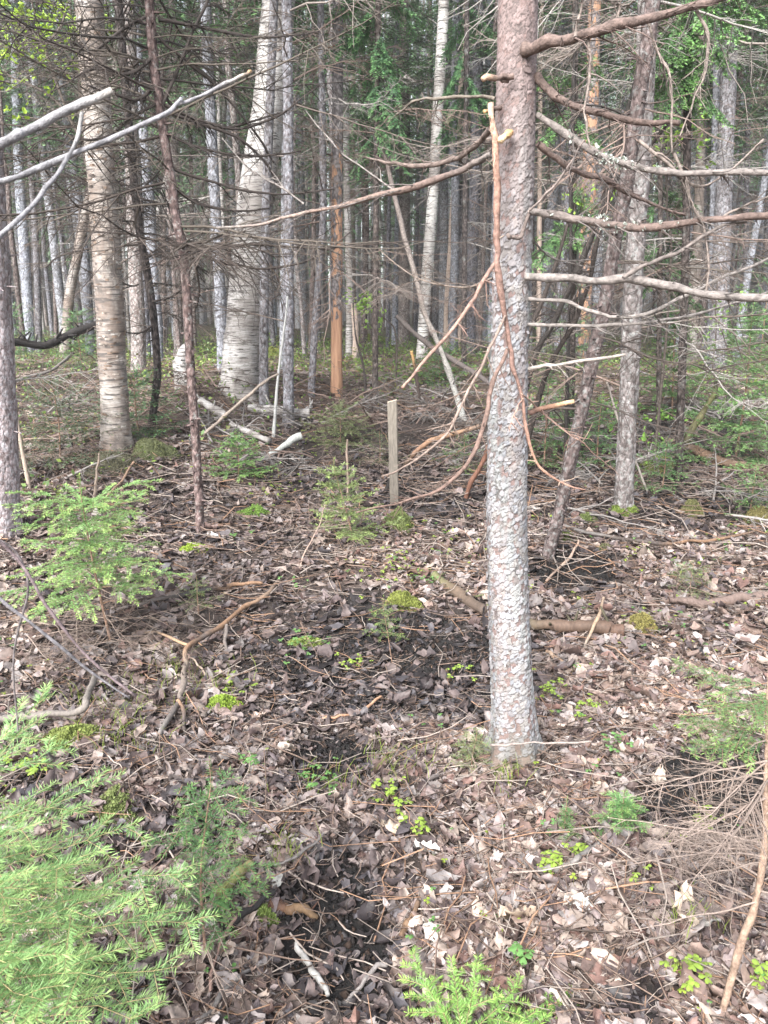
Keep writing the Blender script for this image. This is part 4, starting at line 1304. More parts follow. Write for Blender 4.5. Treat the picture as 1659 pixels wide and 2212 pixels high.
# birch stump, wooden stake
g = ground(400, 850)
t = thing('birch_stump', 'broken birch stump with shaggy white bark beside the slim spruce', 'stump', g)
P = np.stack([np.linspace(0, -.03, 14), np.zeros(14), np.linspace(-.08, .46, 14)], -1)
R = np.interp(np.linspace(0, 1, 14), [0, .5, .8, 1], [.12, .105, .10, .04])
part('trunk', trunk_mesh(P, R, 26, rng, M_birch, .16), t)
m = MB()
for k in range(70):
    a = rng.uniform(0, 6.28); z = rng.uniform(.02, .4)
    pts = np.array([[.108 * math.cos(a + b_), .108 * math.sin(a + b_), z] for b_ in np.linspace(0, .5, 4)]) * np.array([1, 1, 1])
    pts[:, :2] *= np.linspace(1, rng.uniform(1.0, 1.25), 4)[:, None]
    tube1(m, pts, [.012, .008, .004], 4, np.array([.45, .43, .41]) * rng.uniform(.15, 1.0), n=5)
part('peeling_bark', m.mesh('peeling_bark', M_litter), t)
m = MB()
tube1(m, [(-.02, 0, .38), (.0, .02, .5), (.02, .03, .58)], [.07, .06, .02], 9, (.55, .53, .5), n=7, wob=.006, rng=rng)
part('broken_top', m.mesh('broken_top', M_birch), t)

ys = gy(852, 1088)
b0 = at_y(852, 1088, ys); t0 = at_y(847, 866, ys)
t = thing('wooden_stake', 'pale weathered square stake driven upright in the hollow', 'stake', b0)
m = MB()
h = t0[2] - b0[2]
hw = 10 / FL * ((b0 - C0) @ F)
nz_ = 16
cs, R4 = [], np.array([(-1, -.6), (-.8, -.85), (.8, -.85), (1, -.6), (1, .6), (.8, .85), (-.8, .85), (-1, .6)])
zz = np.linspace(-.15, h, nz_)
VV = np.stack([np.stack([R4[:, 0] * hw * (1 + .03 * rng.normal()) + (t0[0] - b0[0]) * z / h, R4[:, 1] * hw, np.full(8, z) + (R4[:, 0] * .01 if k == nz_ - 1 else 0)], -1) for k, z in enumerate(zz)])
i = np.arange(nz_ - 1)[:, None] * 8; s = np.arange(8)[None]
cst = np.repeat(np.array([.18, .158, .132])[None] * (.45 + .6 * np.linspace(0, 1, nz_))[:, None], 8, 0)
m.add(VV.reshape(-1, 3), np.stack([i + s, i + (s + 1) % 8, i + 8 + (s + 1) % 8, i + 8 + s], -1).reshape(-1, 4), cst)
ctop = VV[-1].mean(0)
k0 = (nz_ - 1) * 8
m.add(np.concatenate([VV[-1], ctop[None]]), np.array([[a, (a + 1) % 8, 8] for a in range(8)]), (.48, .40, .31))
part('post', m.mesh('post', M_wood, smooth=False), t)

# ------------------------------------------------------------------ the wood behind: individual trees, then the mass
rng = np.random.default_rng(101)
POOLT = []
for k in range(10):
    hgt_ = 16
    P = np.stack([np.cumsum(rng.normal(0, .02, 34)), np.cumsum(rng.normal(0, .02, 34)), np.linspace(-.3, hgt_, 34)], -1)
    P[:, 0] += P[:, 2] * rng.normal(0, .018)
    r0 = [.085, .10, .065, .12, .05, .09, .075, .06, .08, .045][k]
    mt = [M_grey, M_blue, M_brown, M_grey, M_brown, M_blue, M_lichen, M_grey, M_birch, M_birch][k]
    POOLT.append(trunk_mesh(P, r0 * (1 - .65 * np.linspace(0, 1, 34)), 10, rng, mt, .05, stubs=40))
FUZZ = []
for k in range(5):
    m = MB()
    for j in range(15):
        z = rng.uniform(.7, 7.5)
        az = rng.uniform(0, 6.28)
        tone = np.array([(.15, .138, .13), (.27, .26, .25), (.10, .09, .085)][rng.integers(0, 3)])
        dead_twigs(m, (0, 0, z), (math.cos(az), math.sin(az), rng.uniform(-.2, .2)), rng.uniform(.7, 1.9), rng, .0085, tone, n1=20)
    FUZZ.append(m.mesh('dead_branches', M_twig))
taken = []
kinds = ['slender grey spruce trunk among the far trees', 'pale grey spruce trunk among the far trees', 'brownish spruce trunk among the far trees', 'slender grey spruce trunk among the far trees', 'brownish spruce trunk among the far trees',
         'pale grey spruce trunk among the far trees', 'lichen grey spruce trunk among the far trees', 'slender grey spruce trunk among the far trees', 'slim white birch among the far spruces', 'slim white birch among the far spruces']
cnt = 0
while cnt < 262:
    y = 13 + 27 * rng.random() ** .9
    x = rng.uniform(-1, 1) * (.56 * y + 1.5)
    if any((x - a) ** 2 + (y - b_) ** 2 < .3 for a, b_ in taken):
        continue
    taken.append((x, y))
    k = rng.choice(10, p=[.15, .13, .13, .08, .15, .09, .09, .10, .03, .05])
    g = (x, y, float(ground_z(x, y)))
    t = thing('birch_tree' if k > 7 else 'spruce_tree', kinds[k], 'tree', g, 'far trunks of the wood: ' + kinds[k].split(' among')[0])
    s = rng.uniform(.75, 1.2)
    o = part('trunk', POOLT[k], t)
    o.scale = (s, s, 1)
    o.rotation_euler = (rng.normal(0, .02), rng.normal(0, .02), rng.uniform(0, 6.28))
    if k < 8 and cnt < 150:
        o = part('dead_branches', FUZZ[rng.integers(0, 5)], t)
        o.rotation_euler = (0, 0, rng.uniform(0, 6.28))
        o['kind'] = 'stuff'
        o = part('crown', (CROWNS + CROWNS_S)[rng.integers(0, 6)], t)
        o.location = (0, 0, rng.uniform(3.0, 6.5))
        o.rotation_euler = (0, 0, rng.uniform(0, 6.28))
    cnt += 1

# the mass of the wood beyond, one sheet of trunks, twigs and sprays
m = MB()
nT = 720
y = 34 + 44 * rng.random(nT)
x = rng.uniform(-1, 1, nT) * (.58 * y + 3)
z = ground_z(x, y)
P = np.stack([np.stack([x + dx, y, z + h], -1) for dx, h in ((0, -.2), (.0, 5), (.1, 11), (.2, 22))], 1)
tn = rng.random((nT, 1))
tubes(m, P, (rng.uniform(.07, .16, nT)[:, None] * np.array([1.1, .9, .75, .4])[None]), 7, np.where(tn < .45, np.array([.20, .195, .195]), np.where(tn < .85, np.array([.30, .30, .31]), np.array([.17, .135, .115]))), 1)
nb_ = 9000
i = rng.integers(0, nT, nb_)
h = rng.uniform(.5, 10, nb_)
b0 = np.stack([x[i], y[i], z[i] + h], -1)
az = rng.uniform(0, 6.28, nb_)
L = rng.uniform(.5, 2.0, nb_)[:, None, None]
q = np.linspace(0, 1, 4)[None, :, None]
d = np.stack([np.cos(az), np.sin(az), rng.uniform(-.5, .1, nb_)], -1)[:, None]
tubes(m, b0[:, None] + d * L * q, np.broadcast_to(np.array([.016, .012, .009, .004])[None], (nb_, 4)), 3, np.array([.16, .15, .14]) * rng.uniform(.6, 1.6, (nb_, 1)), 1)
nf = 150000
i = rng.integers(0, nT, nf)
h = 2.0 + 20 * rng.beta(1.3, 1.2, nf)
az = rng.uniform(0, 6.28, nf)
rr_ = (.2 + 2.3 * np.sqrt(rng.random(nf))) * np.clip(1.25 - h / 22, .2, 1) * sstep(1, 7, h)
ctr = np.stack([x[i] + rr_ * np.cos(az), y[i] + rr_ * np.sin(az), z[i] + h - rr_ * .35], -1)
d = norm(np.stack([np.cos(az) * .5, np.sin(az) * .5, rng.uniform(-1.2, -.1, nf)], -1) + rng.normal(0, .3, (nf, 3)))
sd_ = norm(np.cross(d, rng.normal(0, 1, (nf, 3))))
l = rng.uniform(.18, .5, (nf, 1)); w = rng.uniform(.025, .07, (nf, 1))
V = np.stack([ctr, ctr + d * l * .5 + sd_ * w, ctr + d * l, ctr + d * l * .5 - sd_ * w], 1)
m.add(V.reshape(-1, 3), np.arange(nf * 4).reshape(nf, 4), np.repeat((np.array([.12, .21, .105]) * rng.uniform(.6, 1.5, (nf, 1)))[:, None], 4, 1).reshape(-1, 3), 0)
stuff('distant_forest', m.mesh('distant_forest', [M_needle, M_branch]), 'stuff', 'distant spruce forest closing the view behind the trunks')
#--SECTION-FLOOR--
# ------------------------------------------------------------------ undergrowth of the far floor
rng = np.random.default_rng(61)
def heart_leaves(mb, ctr, sz, nrm, rng, colr):
    """n heart shaped leaflets: ctr base point, dir, size"""
    pass


m = MB()
n = 64000
p = scatter(rng, n, 5.8, 24, 1.2, 1)
k = (fnoise(p[:, 0], p[:, 1], .9) + rng.normal(0, .35, n) > .15 - .35 * sstep(9, 13, p[:, 1])) & (darkness(p) < .3)
k &= ~((p[:, 1] < 8) & (rng.random(n) < .6))
p = p[k]; n = len(p)
h = rng.uniform(.02, .22, n) * (.5 + 1.3 * sstep(-.1, .6, fnoise(p[:, 0], p[:, 1], 2.3)))
p[:, 2] += h
az = rng.uniform(0, 6.28, n)
d = norm(np.stack([np.cos(az), np.sin(az), rng.normal(.5, .5, n)], -1))
sd_ = norm(np.cross(d, rng.normal(0, 1, (n, 3))))
l = rng.uniform(.025, .065, (n, 1))
V = np.stack([p, p + d * l * .5 + sd_ * l * .3, p + d * l, p + d * l * .5 - sd_ * l * .3], 1)
gcol = np.array([(.15, .24, .06), (.21, .29, .07), (.11, .19, .06), (.19, .19, .075)])[rng.integers(0, 4, n)] * rng.uniform(.7, 1.2, (n, 1))
m.add(V.reshape(-1, 3), np.arange(n * 4).reshape(n, 4), np.repeat(gcol[:, None], 4, 1).reshape(-1, 3))
stuff('undergrowth', m.mesh('undergrowth', M_leafgreen), 'stuff', 'low green bilberry and sorrel cover between the far trunks')


# ------------------------------------------------------------------ wood sorrel and small herbs near the camera
def trefoils(mb, p, h, sz, rng, colr):
    n = len(p)
    base = p.copy()
    top = p + np.stack([rng.normal(0, .3, n) * h, rng.normal(0, .3, n) * h, h], -1)
    tubes(mb, np.stack([base, (base + top) / 2 + rng.normal(0, .002, (n, 3)), top], 1), np.full((n, 3), .0007), 3, (.20, .17, .07), 0)
    a0 = rng.uniform(0, 6.28, n)
    tl = rng.normal(0, .25, (n, 2))
    hp = np.array([(0, 0), (-.42, .45), (-.46, .80), (-.22, 1.0), (0, .82), (.22, 1.0), (.46, .80), (.42, .45)])
    fold = np.abs(hp[:, 0]) * .35
    for k in range(3):
        a = a0 + k * 2.094 + rng.normal(0, .12, n)
        dr = rng.uniform(-.45, .15, n)
        X_ = np.stack([-np.sin(a), np.cos(a), np.zeros(n)], -1)
        Y_ = norm(np.stack([np.cos(a), np.sin(a), dr + tl[:, 0] * np.cos(a) + tl[:, 1] * np.sin(a)], -1))
        Z_ = np.cross(X_, Y_) * -1
        V = top[:, None] + sz[:, None, None] * (hp[None, :, 0:1] * X_[:, None] + hp[None, :, 1:2] * Y_[:, None] + fold[None, :, None] * -np.abs(Z_[:, None]))
        f = np.array([[0, 1, 2, 3], [0, 3, 4, 4], [0, 4, 5, 5], [0, 5, 6, 7]])
        f4 = np.array([[0, 1, 2, 3], [0, 5, 6, 7]]); f3 = np.array([[0, 3, 4], [0, 4, 5]])
        o = np.arange(n)[:, None, None] * 8
        cc = np.repeat((colr * rng.uniform(.85, 1.15, (n, 1)))[:, None], 8, 1).reshape(-1, 3)
        n0 = mb.n
        mb.add(V.reshape(-1, 3), (o + f4).reshape(-1, 4), cc)
        tri = (o + f3).reshape(-1, 3) + n0
        mb.f[3].append(tri)
        mb.m[3].append(np.zeros(len(tri), np.int32))


SOR = [  # px, py, spread px, count, label
    (1190, 1880, 22, 7, 'green wood sorrel clump below the kinked grey stick'), (1438, 1830, 10, 2, 'lone yellow wood sorrel leaf left of the dark pit'), (1495, 2120, 35, 9, 'large wood sorrel clump near the bottom right corner'),
    (1385, 1920, 12, 2, 'small yellow-green sorrel on pale leaves'), (1130, 2090, 12, 3, 'sorrel pair above the bottom spruce sprigs'), (1250, 1850, 12, 3, 'wood sorrel beside the tiny round spruce'),
    (1515, 1780, 30, 7, 'bright wood sorrel on the rim of the dark pit'), (1190, 1500, 26, 8, 'yellow-green sorrel cluster right of the flaky trunk foot'), (1265, 1545, 26, 7, 'sorrel cluster between trunk foot and right sapling'),
    (1000, 1465, 20, 4, 'broad green herb leaf on the black hollow'), (870, 1225, 60, 26, 'large yellow-green sorrel patch above the mossy hump'), (920, 1260, 25, 10, 'sorrel on the rotten log end'),
    (660, 1400, 45, 12, 'low green herbs in the middle of the hollow'), (500, 1490, 35, 7, 'dark green sorrel near the forked branch foot'), (760, 1440, 30, 6, 'herbs beside the small leaning spruce'),
    (690, 1700, 45, 9, 'wood sorrel around the black hole'), (830, 1730, 40, 8, 'scattered sorrel in front of the black hole'), (60, 1680, 40, 9, 'yellow sorrel among spruce sprays at the left edge'),
    (900, 1800, 30, 5, 'small sorrel on leaves in the middle bottom'), (540, 1660, 30, 5, 'sorrel beside the big pale leaf'), (640, 1270, 20, 4, 'pointed green leaves near the long dead branch'),
    (960, 1165, 25, 5, 'green leaves right of the mossy stump'), (600, 1060, 60, 22, 'bright sorrel patch in the left hollow'), (680, 960, 45, 20, 'yellow-green patch by the raised birch log'),
    (1640, 2130, 25, 4, 'sorrel at the right bottom edge'), (1330, 1620, 30, 5, 'sorrel right of the trunk foot twig'), (480, 1970, 20, 5, 'sorrel beside the mossy log'), (520, 1165, 20, 6, 'herbs by the round moss cushion')]
for j, (px, py, sp_, nn, lab) in enumerate(SOR):
    g = ground(px, py)
    pts = []
    for k in range(nn * 2):
        pts.append(ground(px + rng.normal(0, sp_ * .6), py + rng.normal(0, sp_ * .4)))
    pts = np.array(pts)
    m = MB()
    yel = rng.random() < .45 or 'yellow' in lab or 'bright' in lab
    c = np.array([.24, .34, .06]) if yel else np.array([.13, .26, .08])
    trefoils(m, pts, rng.uniform(.02, .06, len(pts)), rng.uniform(.010, .018, len(pts)) * (1.15 if py > 1600 else 1.0), rng, c * np.ones((len(pts), 1)))
    solo('wood_sorrel', m.mesh('wood_sorrel', M_leafgreen, g), lab, 'wood sorrel', g, 'wood sorrel clumps')
m = MB()
p = scatter(rng, 4600, 1.0, 8.5, 1.6)
p = p[(darkness(p) < .3) & (fnoise(p[:, 0], p[:, 1], 2.7) + rng.normal(0, .3, len(p)) > .15)]
cc = np.where(rng.random((len(p), 1)) < .5, np.array([.30, .40, .06]), np.array([.13, .27, .08]))
sc_ = 1 + .16 * np.clip(p[:, 1] - 2, 0, 6)
trefoils(m, p, rng.uniform(.015, .05, len(p)) * sc_, rng.uniform(.006, .013, len(p)) * sc_, rng, cc * .85)
# grass and clubmoss blades
for px, py, n, sp_ in ((400, 1480, 130, 60), (230, 1530, 90, 60), (860, 1660, 60, 50), (700, 1700, 30, 40), (1090, 1700, 20, 30), (1480, 2000, 24, 40), (250, 1600, 60, 60), (620, 1850, 30, 40)):
    for k in range(n):
        q = ground(px + rng.normal(0, sp_), py + rng.normal(0, sp_ * .45))
        hh = rng.uniform(.03, .09)
        d = rng.normal(0, .45, 2) * hh
        P = np.array([q, q + [d[0] * .3, d[1] * .3, hh * .6], q + [d[0], d[1], hh]])
        tubes(m, P[None], np.array([[.0012, .001, .0003]]), 3, np.array([.26, .34, .06]) * rng.uniform(.6, 1.1))
stuff('ground_herbs', m.mesh('ground_herbs', M_leafgreen), 'stuff', 'tiny scattered herbs and grass blades between dead leaves')


# ------------------------------------------------------------------ moss cushions
MOSS = [(480, 1530, 38, .045, (.17, .24, .035), 'bright green moss cushion right of the forked branch'), (548, 1120, 36, .08, (.12, .20, .04), 'dark green moss cushion beside the pale crumpled leaf'),
        (415, 1190, 32, .04, (.22, .30, .04), 'yellow-green moss pad left of the moss cushion'), (1385, 1358, 42, .06, (.17, .15, .05), 'olive moss on the end of the rotten log'),
        (870, 1310, 36, .07, (.15, .17, .04), 'mossy hump under the sorrel patch'), (862, 1135, 34, .10, (.10, .12, .04), 'mossy stump below the stake'),
        (1345, 1100, 30, .05, (.14, .19, .04), 'moss at the foot of the brown spruce'), (1265, 1128, 24, .05, (.12, .15, .05), 'dark moss tuft behind the black mud'),
        (1225, 1160, 20, .03, (.12, .15, .04), 'small moss patch by the bent spruce foot'), (570, 1985, 32, .028, (.19, .25, .07), 'pale moss tuft beside the rotten wood'),
        (1305, 1192, 22, .04, (.10, .10, .05), 'brownish moss on the mud bank'), (1640, 1125, 34, .09, (.15, .13, .05), 'olive moss hump at the right edge'),
        (1495, 1105, 28, .07, (.12, .12, .05), 'mossy lump in the right hollow'), (660, 1395, 40, .03, (.15, .19, .05), 'thin moss mat in the middle hollow'),
        (1090, 1650, 70, .025, (.14, .16, .06), 'moss skirt around the flaky trunk foot'), (1420, 1010, 40, .09, (.11, .13, .04), 'moss bank left of the fallen brown log'),
        (240, 1010, 60, .1, (.10, .095, .06), 'mossy root mound of the peeling birch'), (335, 985, 50, .12, (.10, .11, .05), 'mossy knoll right of the peeling birch'),
        (590, 770, 40, .15, (.18, .20, .05), 'mossy hummock behind the leaning birch'), (800, 735, 40, .15, (.19, .21, .05), 'far mossy hummock right of the orange snag'), (250, 1750, 60, .03, (.14, .17, .06), 'moss under the lower left spruce'),
        (150, 1600, 70, .04, (.15, .18, .05), 'moss mat under the left sprays')]
for px, py, w, hh, c, lab in MOSS:
    g = ground(px, py)
    r = w / FL * ((g - C0) @ F)
    m = MB()
    na, nr = 28, 10
    A, Q = np.meshgrid(np.linspace(0, 2 * np.pi, na, endpoint=False), np.linspace(0, 1, nr))
    ph = rng.uniform(0, 6, 6)
    prof = hh * np.clip(1 - Q ** 2.2, 0, 1) * (1 + .22 * np.sin(3 * A + ph[0] + 4 * Q) + .15 * np.sin(7 * A + ph[1] + 9 * Q))
    rq = r * Q * (1 + .2 * np.sin(2 * A + ph[2]) + .13 * np.sin(5 * A + ph[3]))
    xx, yy = g[0] + rq * np.cos(A), g[1] + rq * np.sin(A) * .9
    zz = ground_z(xx, yy) + prof - .012 * Q
    V = np.stack([xx, yy, zz], -1)
    i = np.arange(nr - 1)[:, None] * na; s = np.arange(na)[None]
    m.add(V.reshape(-1, 3), np.stack([i + s, i + (s + 1) % na, i + na + (s + 1) % na, i + na + s], -1).reshape(-1, 4), np.array(c) * .6)
    n = int(min(6000, 2200 + 60 * w))
    q = np.sqrt(rng.random(n)); a = rng.uniform(0, 6.28, n)
    pr = hh * np.clip(1 - q ** 2.2, 0, 1) * (1 + .22 * np.sin(3 * a + ph[0] + 4 * q) + .15 * np.sin(7 * a + ph[1] + 9 * q))
    rq = r * q * (1 + .2 * np.sin(2 * a + ph[2]) + .13 * np.sin(5 * a + ph[3]))
    px_, py_ = g[0] + rq * np.cos(a), g[1] + rq * np.sin(a) * .9
    b0 = np.stack([px_, py_, ground_z(px_, py_) + pr - .012 * q], -1)
    d = norm(np.stack([rng.normal(0, .6, n) + .5 * q * np.cos(a), rng.normal(0, .6, n) + .5 * q * np.sin(a), np.ones(n)], -1))
    l = rng.uniform(.005, .013, (n, 1)) * (1 + r * 1.5)
    sd_ = norm(np.cross(d, rng.normal(0, 1, (n, 3))))
    V = np.stack([b0, b0 + d * l * .6 + sd_ * l * .22, b0 + d * l, b0 + d * l * .6 - sd_ * l * .22], 1)
    m.add(V.reshape(-1, 3), np.arange(4 * n).reshape(n, 4), np.repeat((np.array(c) * rng.uniform(.7, 1.5, (n, 1)))[:, None], 4, 1).reshape(-1, 3))
    solo('moss_clump', m.mesh('moss_clump', M_moss, g), lab, 'moss', g, 'moss cushions on the ground')


# ------------------------------------------------------------------ fallen wood
def stick(name, label, pts, r, colr, lifts=(0,), mat=None, cat='branch', spurs=6, S=8, wob=.0025, ys=None, group='fallen branches on the leaf litter', forks=()):
    lf = np.interp(np.linspace(0, 1, len(pts)), np.linspace(0, 1, len(lifts)), lifts)
    if ys is None:
        W = []
        for (px, py), l in zip(pts, lf):
            g = ground(px, py, l)
            W.append(g)
        W = np.array(W)
        rm = float(np.mean(np.atleast_1d(r)))
        W[:, 2] += rm * .45
    else:
        W = np.array([at_y(px, py, yy) for (px, py), yy in zip(pts, np.interp(np.linspace(0, 1, len(pts)), np.linspace(0, 1, len(ys)), ys))])
    g = W[len(W) // 2].copy()
    rg = np.random.default_rng(abs(int(pts[0][0] * 13 + pts[-1][1])))
    m = MB()
    P = tube1(m, W, r, S, colr, n=10 * len(pts), wob=wob, rng=rg)
    c0 = np.asarray(colr); c0 = c0[0] if c0.ndim == 2 else c0
    rm = float(np.mean(np.atleast_1d(r)))
    for k in range(spurs):
        i = rg.integers(1, len(P) - 1)
        d = unit(rg.normal(0, 1, 3) + np.array([0, 0, .4]))
        tube1(m, [P[i], P[i] + d * rm * rg.uniform(1.5, 5)], [rm * .35, rm * .15], 4, c0 * .85, n=3)
    o = solo(name, m.mesh(name, mat or M_wood, g), label, cat, g, group)
    for (fp, fr, fc, fl) in forks:
        lf2 = np.interp(np.linspace(0, 1, len(fp)), np.linspace(0, 1, len(fl)), fl)
        W2 = np.array([ground(px, py, l) for (px, py), l in zip(fp, lf2)])
        m = MB()
        tube1(m, W2, fr, 7, fc, n=8 * len(fp), wob=wob, rng=rg)
        part('side_branch', m.mesh('side_branch', mat or M_wood, g), o)
    return o


DB, OR, GR, WH, BK = (.075, .06, .053), (.215, .13, .08), (.15, .136, .127), (.35, .335, .315), (.022, .019, .018)
stick('fallen_branch', 'long forked dead branch with patches of orange wood', [(610, 1252), (570, 1290), (530, 1314), (480, 1352), (440, 1378), (406, 1400), (402, 1440), (394, 1490), (385, 1520), (345, 1590)], [.013, .014, .014, .014, .013, .012, .011],
      [DB, (.20, .14, .1), OR, OR, DB, OR, (.19, .15, .12), (.17, .14, .12), DB, GR], (.0, .05, .11, .08, .02), spurs=10,
      forks=[([(408, 1398), (370, 1378), (330, 1368), (290, 1370)], [.009, .008, .004], [(.32, .21, .13), DB], (.10, .05, .02)), ([(386, 1512), (398, 1550), (402, 1608)], [.009, .009, .008], [OR, DB, DB], (.06, .04, .01)), ([(488, 1350), (488, 1395), (478, 1450)], [.010, .010, .005], (.12, .1, .09), (.08, .03, 0)), ([(410, 1415), (432, 1440), (455, 1480)], [.005, .005, .005], (.36, .28, .22), (.08, .04, .0))])
stick('fallen_branch', 'blackened branch with a bare orange end', [(255, 1320), (300, 1308), (400, 1284), (455, 1275), (510, 1266), (568, 1262)], [.012, .016, .017, .015, .010], [(.17, .14, .13), (.12, .1, .09), BK, BK, OR, OR], (.0, .03, .03))
stick('fallen_log', 'rotten barkless log behind the flaky trunk with mossy end', [(1120, 1352), (1180, 1356), (1240, 1360), (1300, 1363), (1345, 1366)], [.026, .030, .033, .034], [(.075, .065, .04), (.115, .075, .055), (.09, .06, .044), (.12, .072, .052)], (.03,), cat='log', S=14, wob=.003)
stick('fallen_log', 'rotten log end with green moss sloping down to the trunk', [(938, 1246), (985, 1283), (1045, 1325)], [.026, .030, .030], [(.10, .105, .045), (.125, .09, .065), (.075, .055, .044)], (.03,), cat='log', S=14, wob=.003)
stick('fallen_branch', 'pale crooked stick dipping into the black mud', [(1251, 1168), (1238, 1195), (1215, 1222), (1176, 1258)], [.007, .0085, .0085, .006], (.29, .21, .165), (.06, .05, .0), spurs=4)
stick('fallen_branch', 'short pale stick leaning over the rotten log', [(1306, 1290), (1290, 1335), (1272, 1375), (1258, 1410)], [.006, .009, .007, .005], [(.30, .22, .16), (.32, .23, .155), GR], (.10, .08, .0), spurs=1)
stick('fallen_branch', 'stubby barkless stick right of the flaky trunk', [(1183, 1410), (1205, 1424), (1232, 1446)], [.008, .010, .010], (.26, .18, .125), (.01,), spurs=1)
stick('fallen_log', 'brown split log lying in the right hollow', [(1442, 955), (1500, 978), (1560, 1000), (1665, 1028)], [.030, .038, .042, .042], [(.20, .145, .105), (.17, .11, .075), (.15, .105, .08)], (.06,), cat='log', S=12)
stick('fallen_branch', 'long winding branch, grey then orange, behind the mud', [(1200, 1130), (1250, 1148), (1320, 1162), (1390, 1172), (1440, 1178), (1480, 1172), (1560, 1165), (1660, 1140)], [.012, .013, .012, .011, .010], [GR, GR, DB, DB, OR, OR, DB], (.03,), spurs=8)
stick('fallen_branch', 'straight white stick lying at the bottom', [(640, 2040), (660, 2072), (688, 2116), (712, 2160)], [.006, .008, .008, .007], WH, (.02,), spurs=2)
stick('fallen_branch', 'grey stick running off the bottom edge', [(425, 2225), (470, 2165), (505, 2125), (540, 2098)], [.007, .007, .006, .005], GR, (.02,), spurs=3)
stick('fallen_branch', 'dark grey stick on the black soil at the bottom', [(745, 2160), (790, 2118), (832, 2082)], [.005, .006, .006], (.20, .18, .17), (.02,), spurs=2)
stick('fallen_branch', 'kinked grey twig beside the tiny round spruce', [(1162, 1880), (1200, 1878), (1240, 1864), (1268, 1842), (1292, 1824)], [.0055, .008, .008, .0075, .006], GR, (.02,), spurs=3)
stick('fallen_branch', 'short upright-lying grey stick in the pale leaves', [(1034, 1772), (1040, 1800), (1038, 1840), (1046, 1872)], [.005, .0065, .006, .006], (.23, .195, .175), (.02,), spurs=2)
stick('fallen_log', 'small mossy green log in the lower left', [(468, 1938), (500, 1905), (542, 1868)], [.012, .015, .015], [(.17, .18, .06), (.20, .20, .07), (.24, .20, .10)], (.02,), cat='log', S=10)
stick('fallen_branch', 'dark wet stick rising to the rotten wood', [(480, 2012), (530, 1975), (592, 1928)], [.008, .010, .009], BK, (.02, .05), spurs=2)
stick('rotten_wood', 'chunk of crumbling orange-brown wood at the black soil', [(572, 1952), (600, 1968), (640, 1975), (688, 1978)], [.010, .014, .012, .008], [(.085, .043, .03), (.11, .058, .038), (.16, .10, .055), (.13, .085, .05)], (.015,), cat='wood', S=11, wob=.005)
stick('rotten_wood', 'brown curved slab of rotten wood by the bottom', [(868, 2025), (880, 1995), (905, 1955)], [.007, .012, .007], [(.11, .068, .045), (.16, .10, .06), (.10, .065, .045)], (.015,), cat='wood', S=10, wob=.004)
stick('fallen_log', 'thick birch log with shaggy dark and white bark', [(538, 886), (580, 890), (622, 893), (668, 897)], [.050, .052, .052, .05], (.5, .5, .5), (.07,), M_birch, 'log', S=14)
stick('fallen_log', 'white birch log end resting on the mound', [(435, 870), (460, 886), (488, 902)], [.04, .045, .04], (.5, .5, .5), (.08,), M_birch, 'log', S=12)
stick('fallen_log', 'slim birch log lying across the leafy slope', [(500, 920), (540, 938), (582, 955)], [.028, .032, .03], (.5, .5, .5), (.05,), M_birch, 'log', S=12)
stick('fallen_log', 'pale lichen log with its end raised over the brown pit', [(556, 1002), (590, 982), (622, 960), (652, 940)], [.02, .028, .034, .036], (.32, .33, .31), (.02, .10, .22), cat='log', S=12)
stick('fallen_branch', 'pale birch chunk right of the shaggy log', [(655, 905), (665, 888), (672, 880)], [.03, .035, .03], (.5, .5, .5), (.04,), M_birch, 'log', S=10)
stick('fallen_branch', 'whitish crooked branch lying left of the peeling birch', [(15, 832), (60, 815), (104, 805), (135, 785), (158, 764)], [.018, .02, .022, .02], GR, (.10, .12, .25), spurs=6)
stick('fallen_branch', 'black fallen stem sagging left of the peeling birch', [(-20, 748), (30, 740), (100, 745), (150, 722), (208, 702)], [.05, .05, .045, .04], BK, ys=(8.5, 9.5), spurs=24)
stick('fallen_branch', 'dead branch, dark below and orange above, reaching the flaky trunk', [(828, 1075), (845, 1035), (878, 1000), (905, 970), (940, 948), (985, 936), (1060, 912)], [.020, .020, .021, .022, .021, .019], [BK, BK, (.10, .07, .05), (.20, .12, .08), OR, OR, DB], ys=(6.4, 6.2, 6.0), spurs=14)
stick('fallen_branch', 'reddish slanting branch behind the flaky trunk', [(995, 1098), (1020, 1040), (1050, 985), (1070, 930)], [.02, .022, .022, .02], (.16, .08, .055), ys=(6.3, 6.0), spurs=8)
stick('fallen_branch', 'long pale stick sloping below the leaning birch', [(440, 938), (482, 901), (534, 857), (575, 822), (600, 808)], [.014, .016, .015, .010], (.25, .205, .17), ys=(7.2, 7.6), spurs=5)
stick('fallen_branch', 'dark fallen pole slanting down to the flaky trunk', [(858, 684), (890, 715), (938, 753), (990, 785), (1056, 826), (1090, 850)], [.028, .03, .034, .034], (.09, .075, .07), ys=(10.0, 8.5), spurs=20)
stick('fallen_branch', 'thin level twig across the flaky trunk foot', [(1058, 1610), (1110, 1606), (1180, 1606), (1275, 1602)], [.004, .004, .0035, .003], (.24, .20, .18), ys=(MY - .13, MY - .14), spurs=5)
stick('fallen_branch', 'bent brown branch lying by the left spruce sprays', [(-10, 1555), (60, 1548), (165, 1540), (190, 1510), (204, 1462)], [.013, .014, .014, .013], (.14, .122, .108), (.06, .08, .16), spurs=4)
stick('fallen_branch', 'thin pale twig leaning in the hollow below the stake', [(752, 1085), (752, 1040), (750, 980), (750, 948)], [.009, .010, .009, .007], (.23, .175, .14), ys=(gy(752, 1088), gy(752, 1088)), spurs=3)
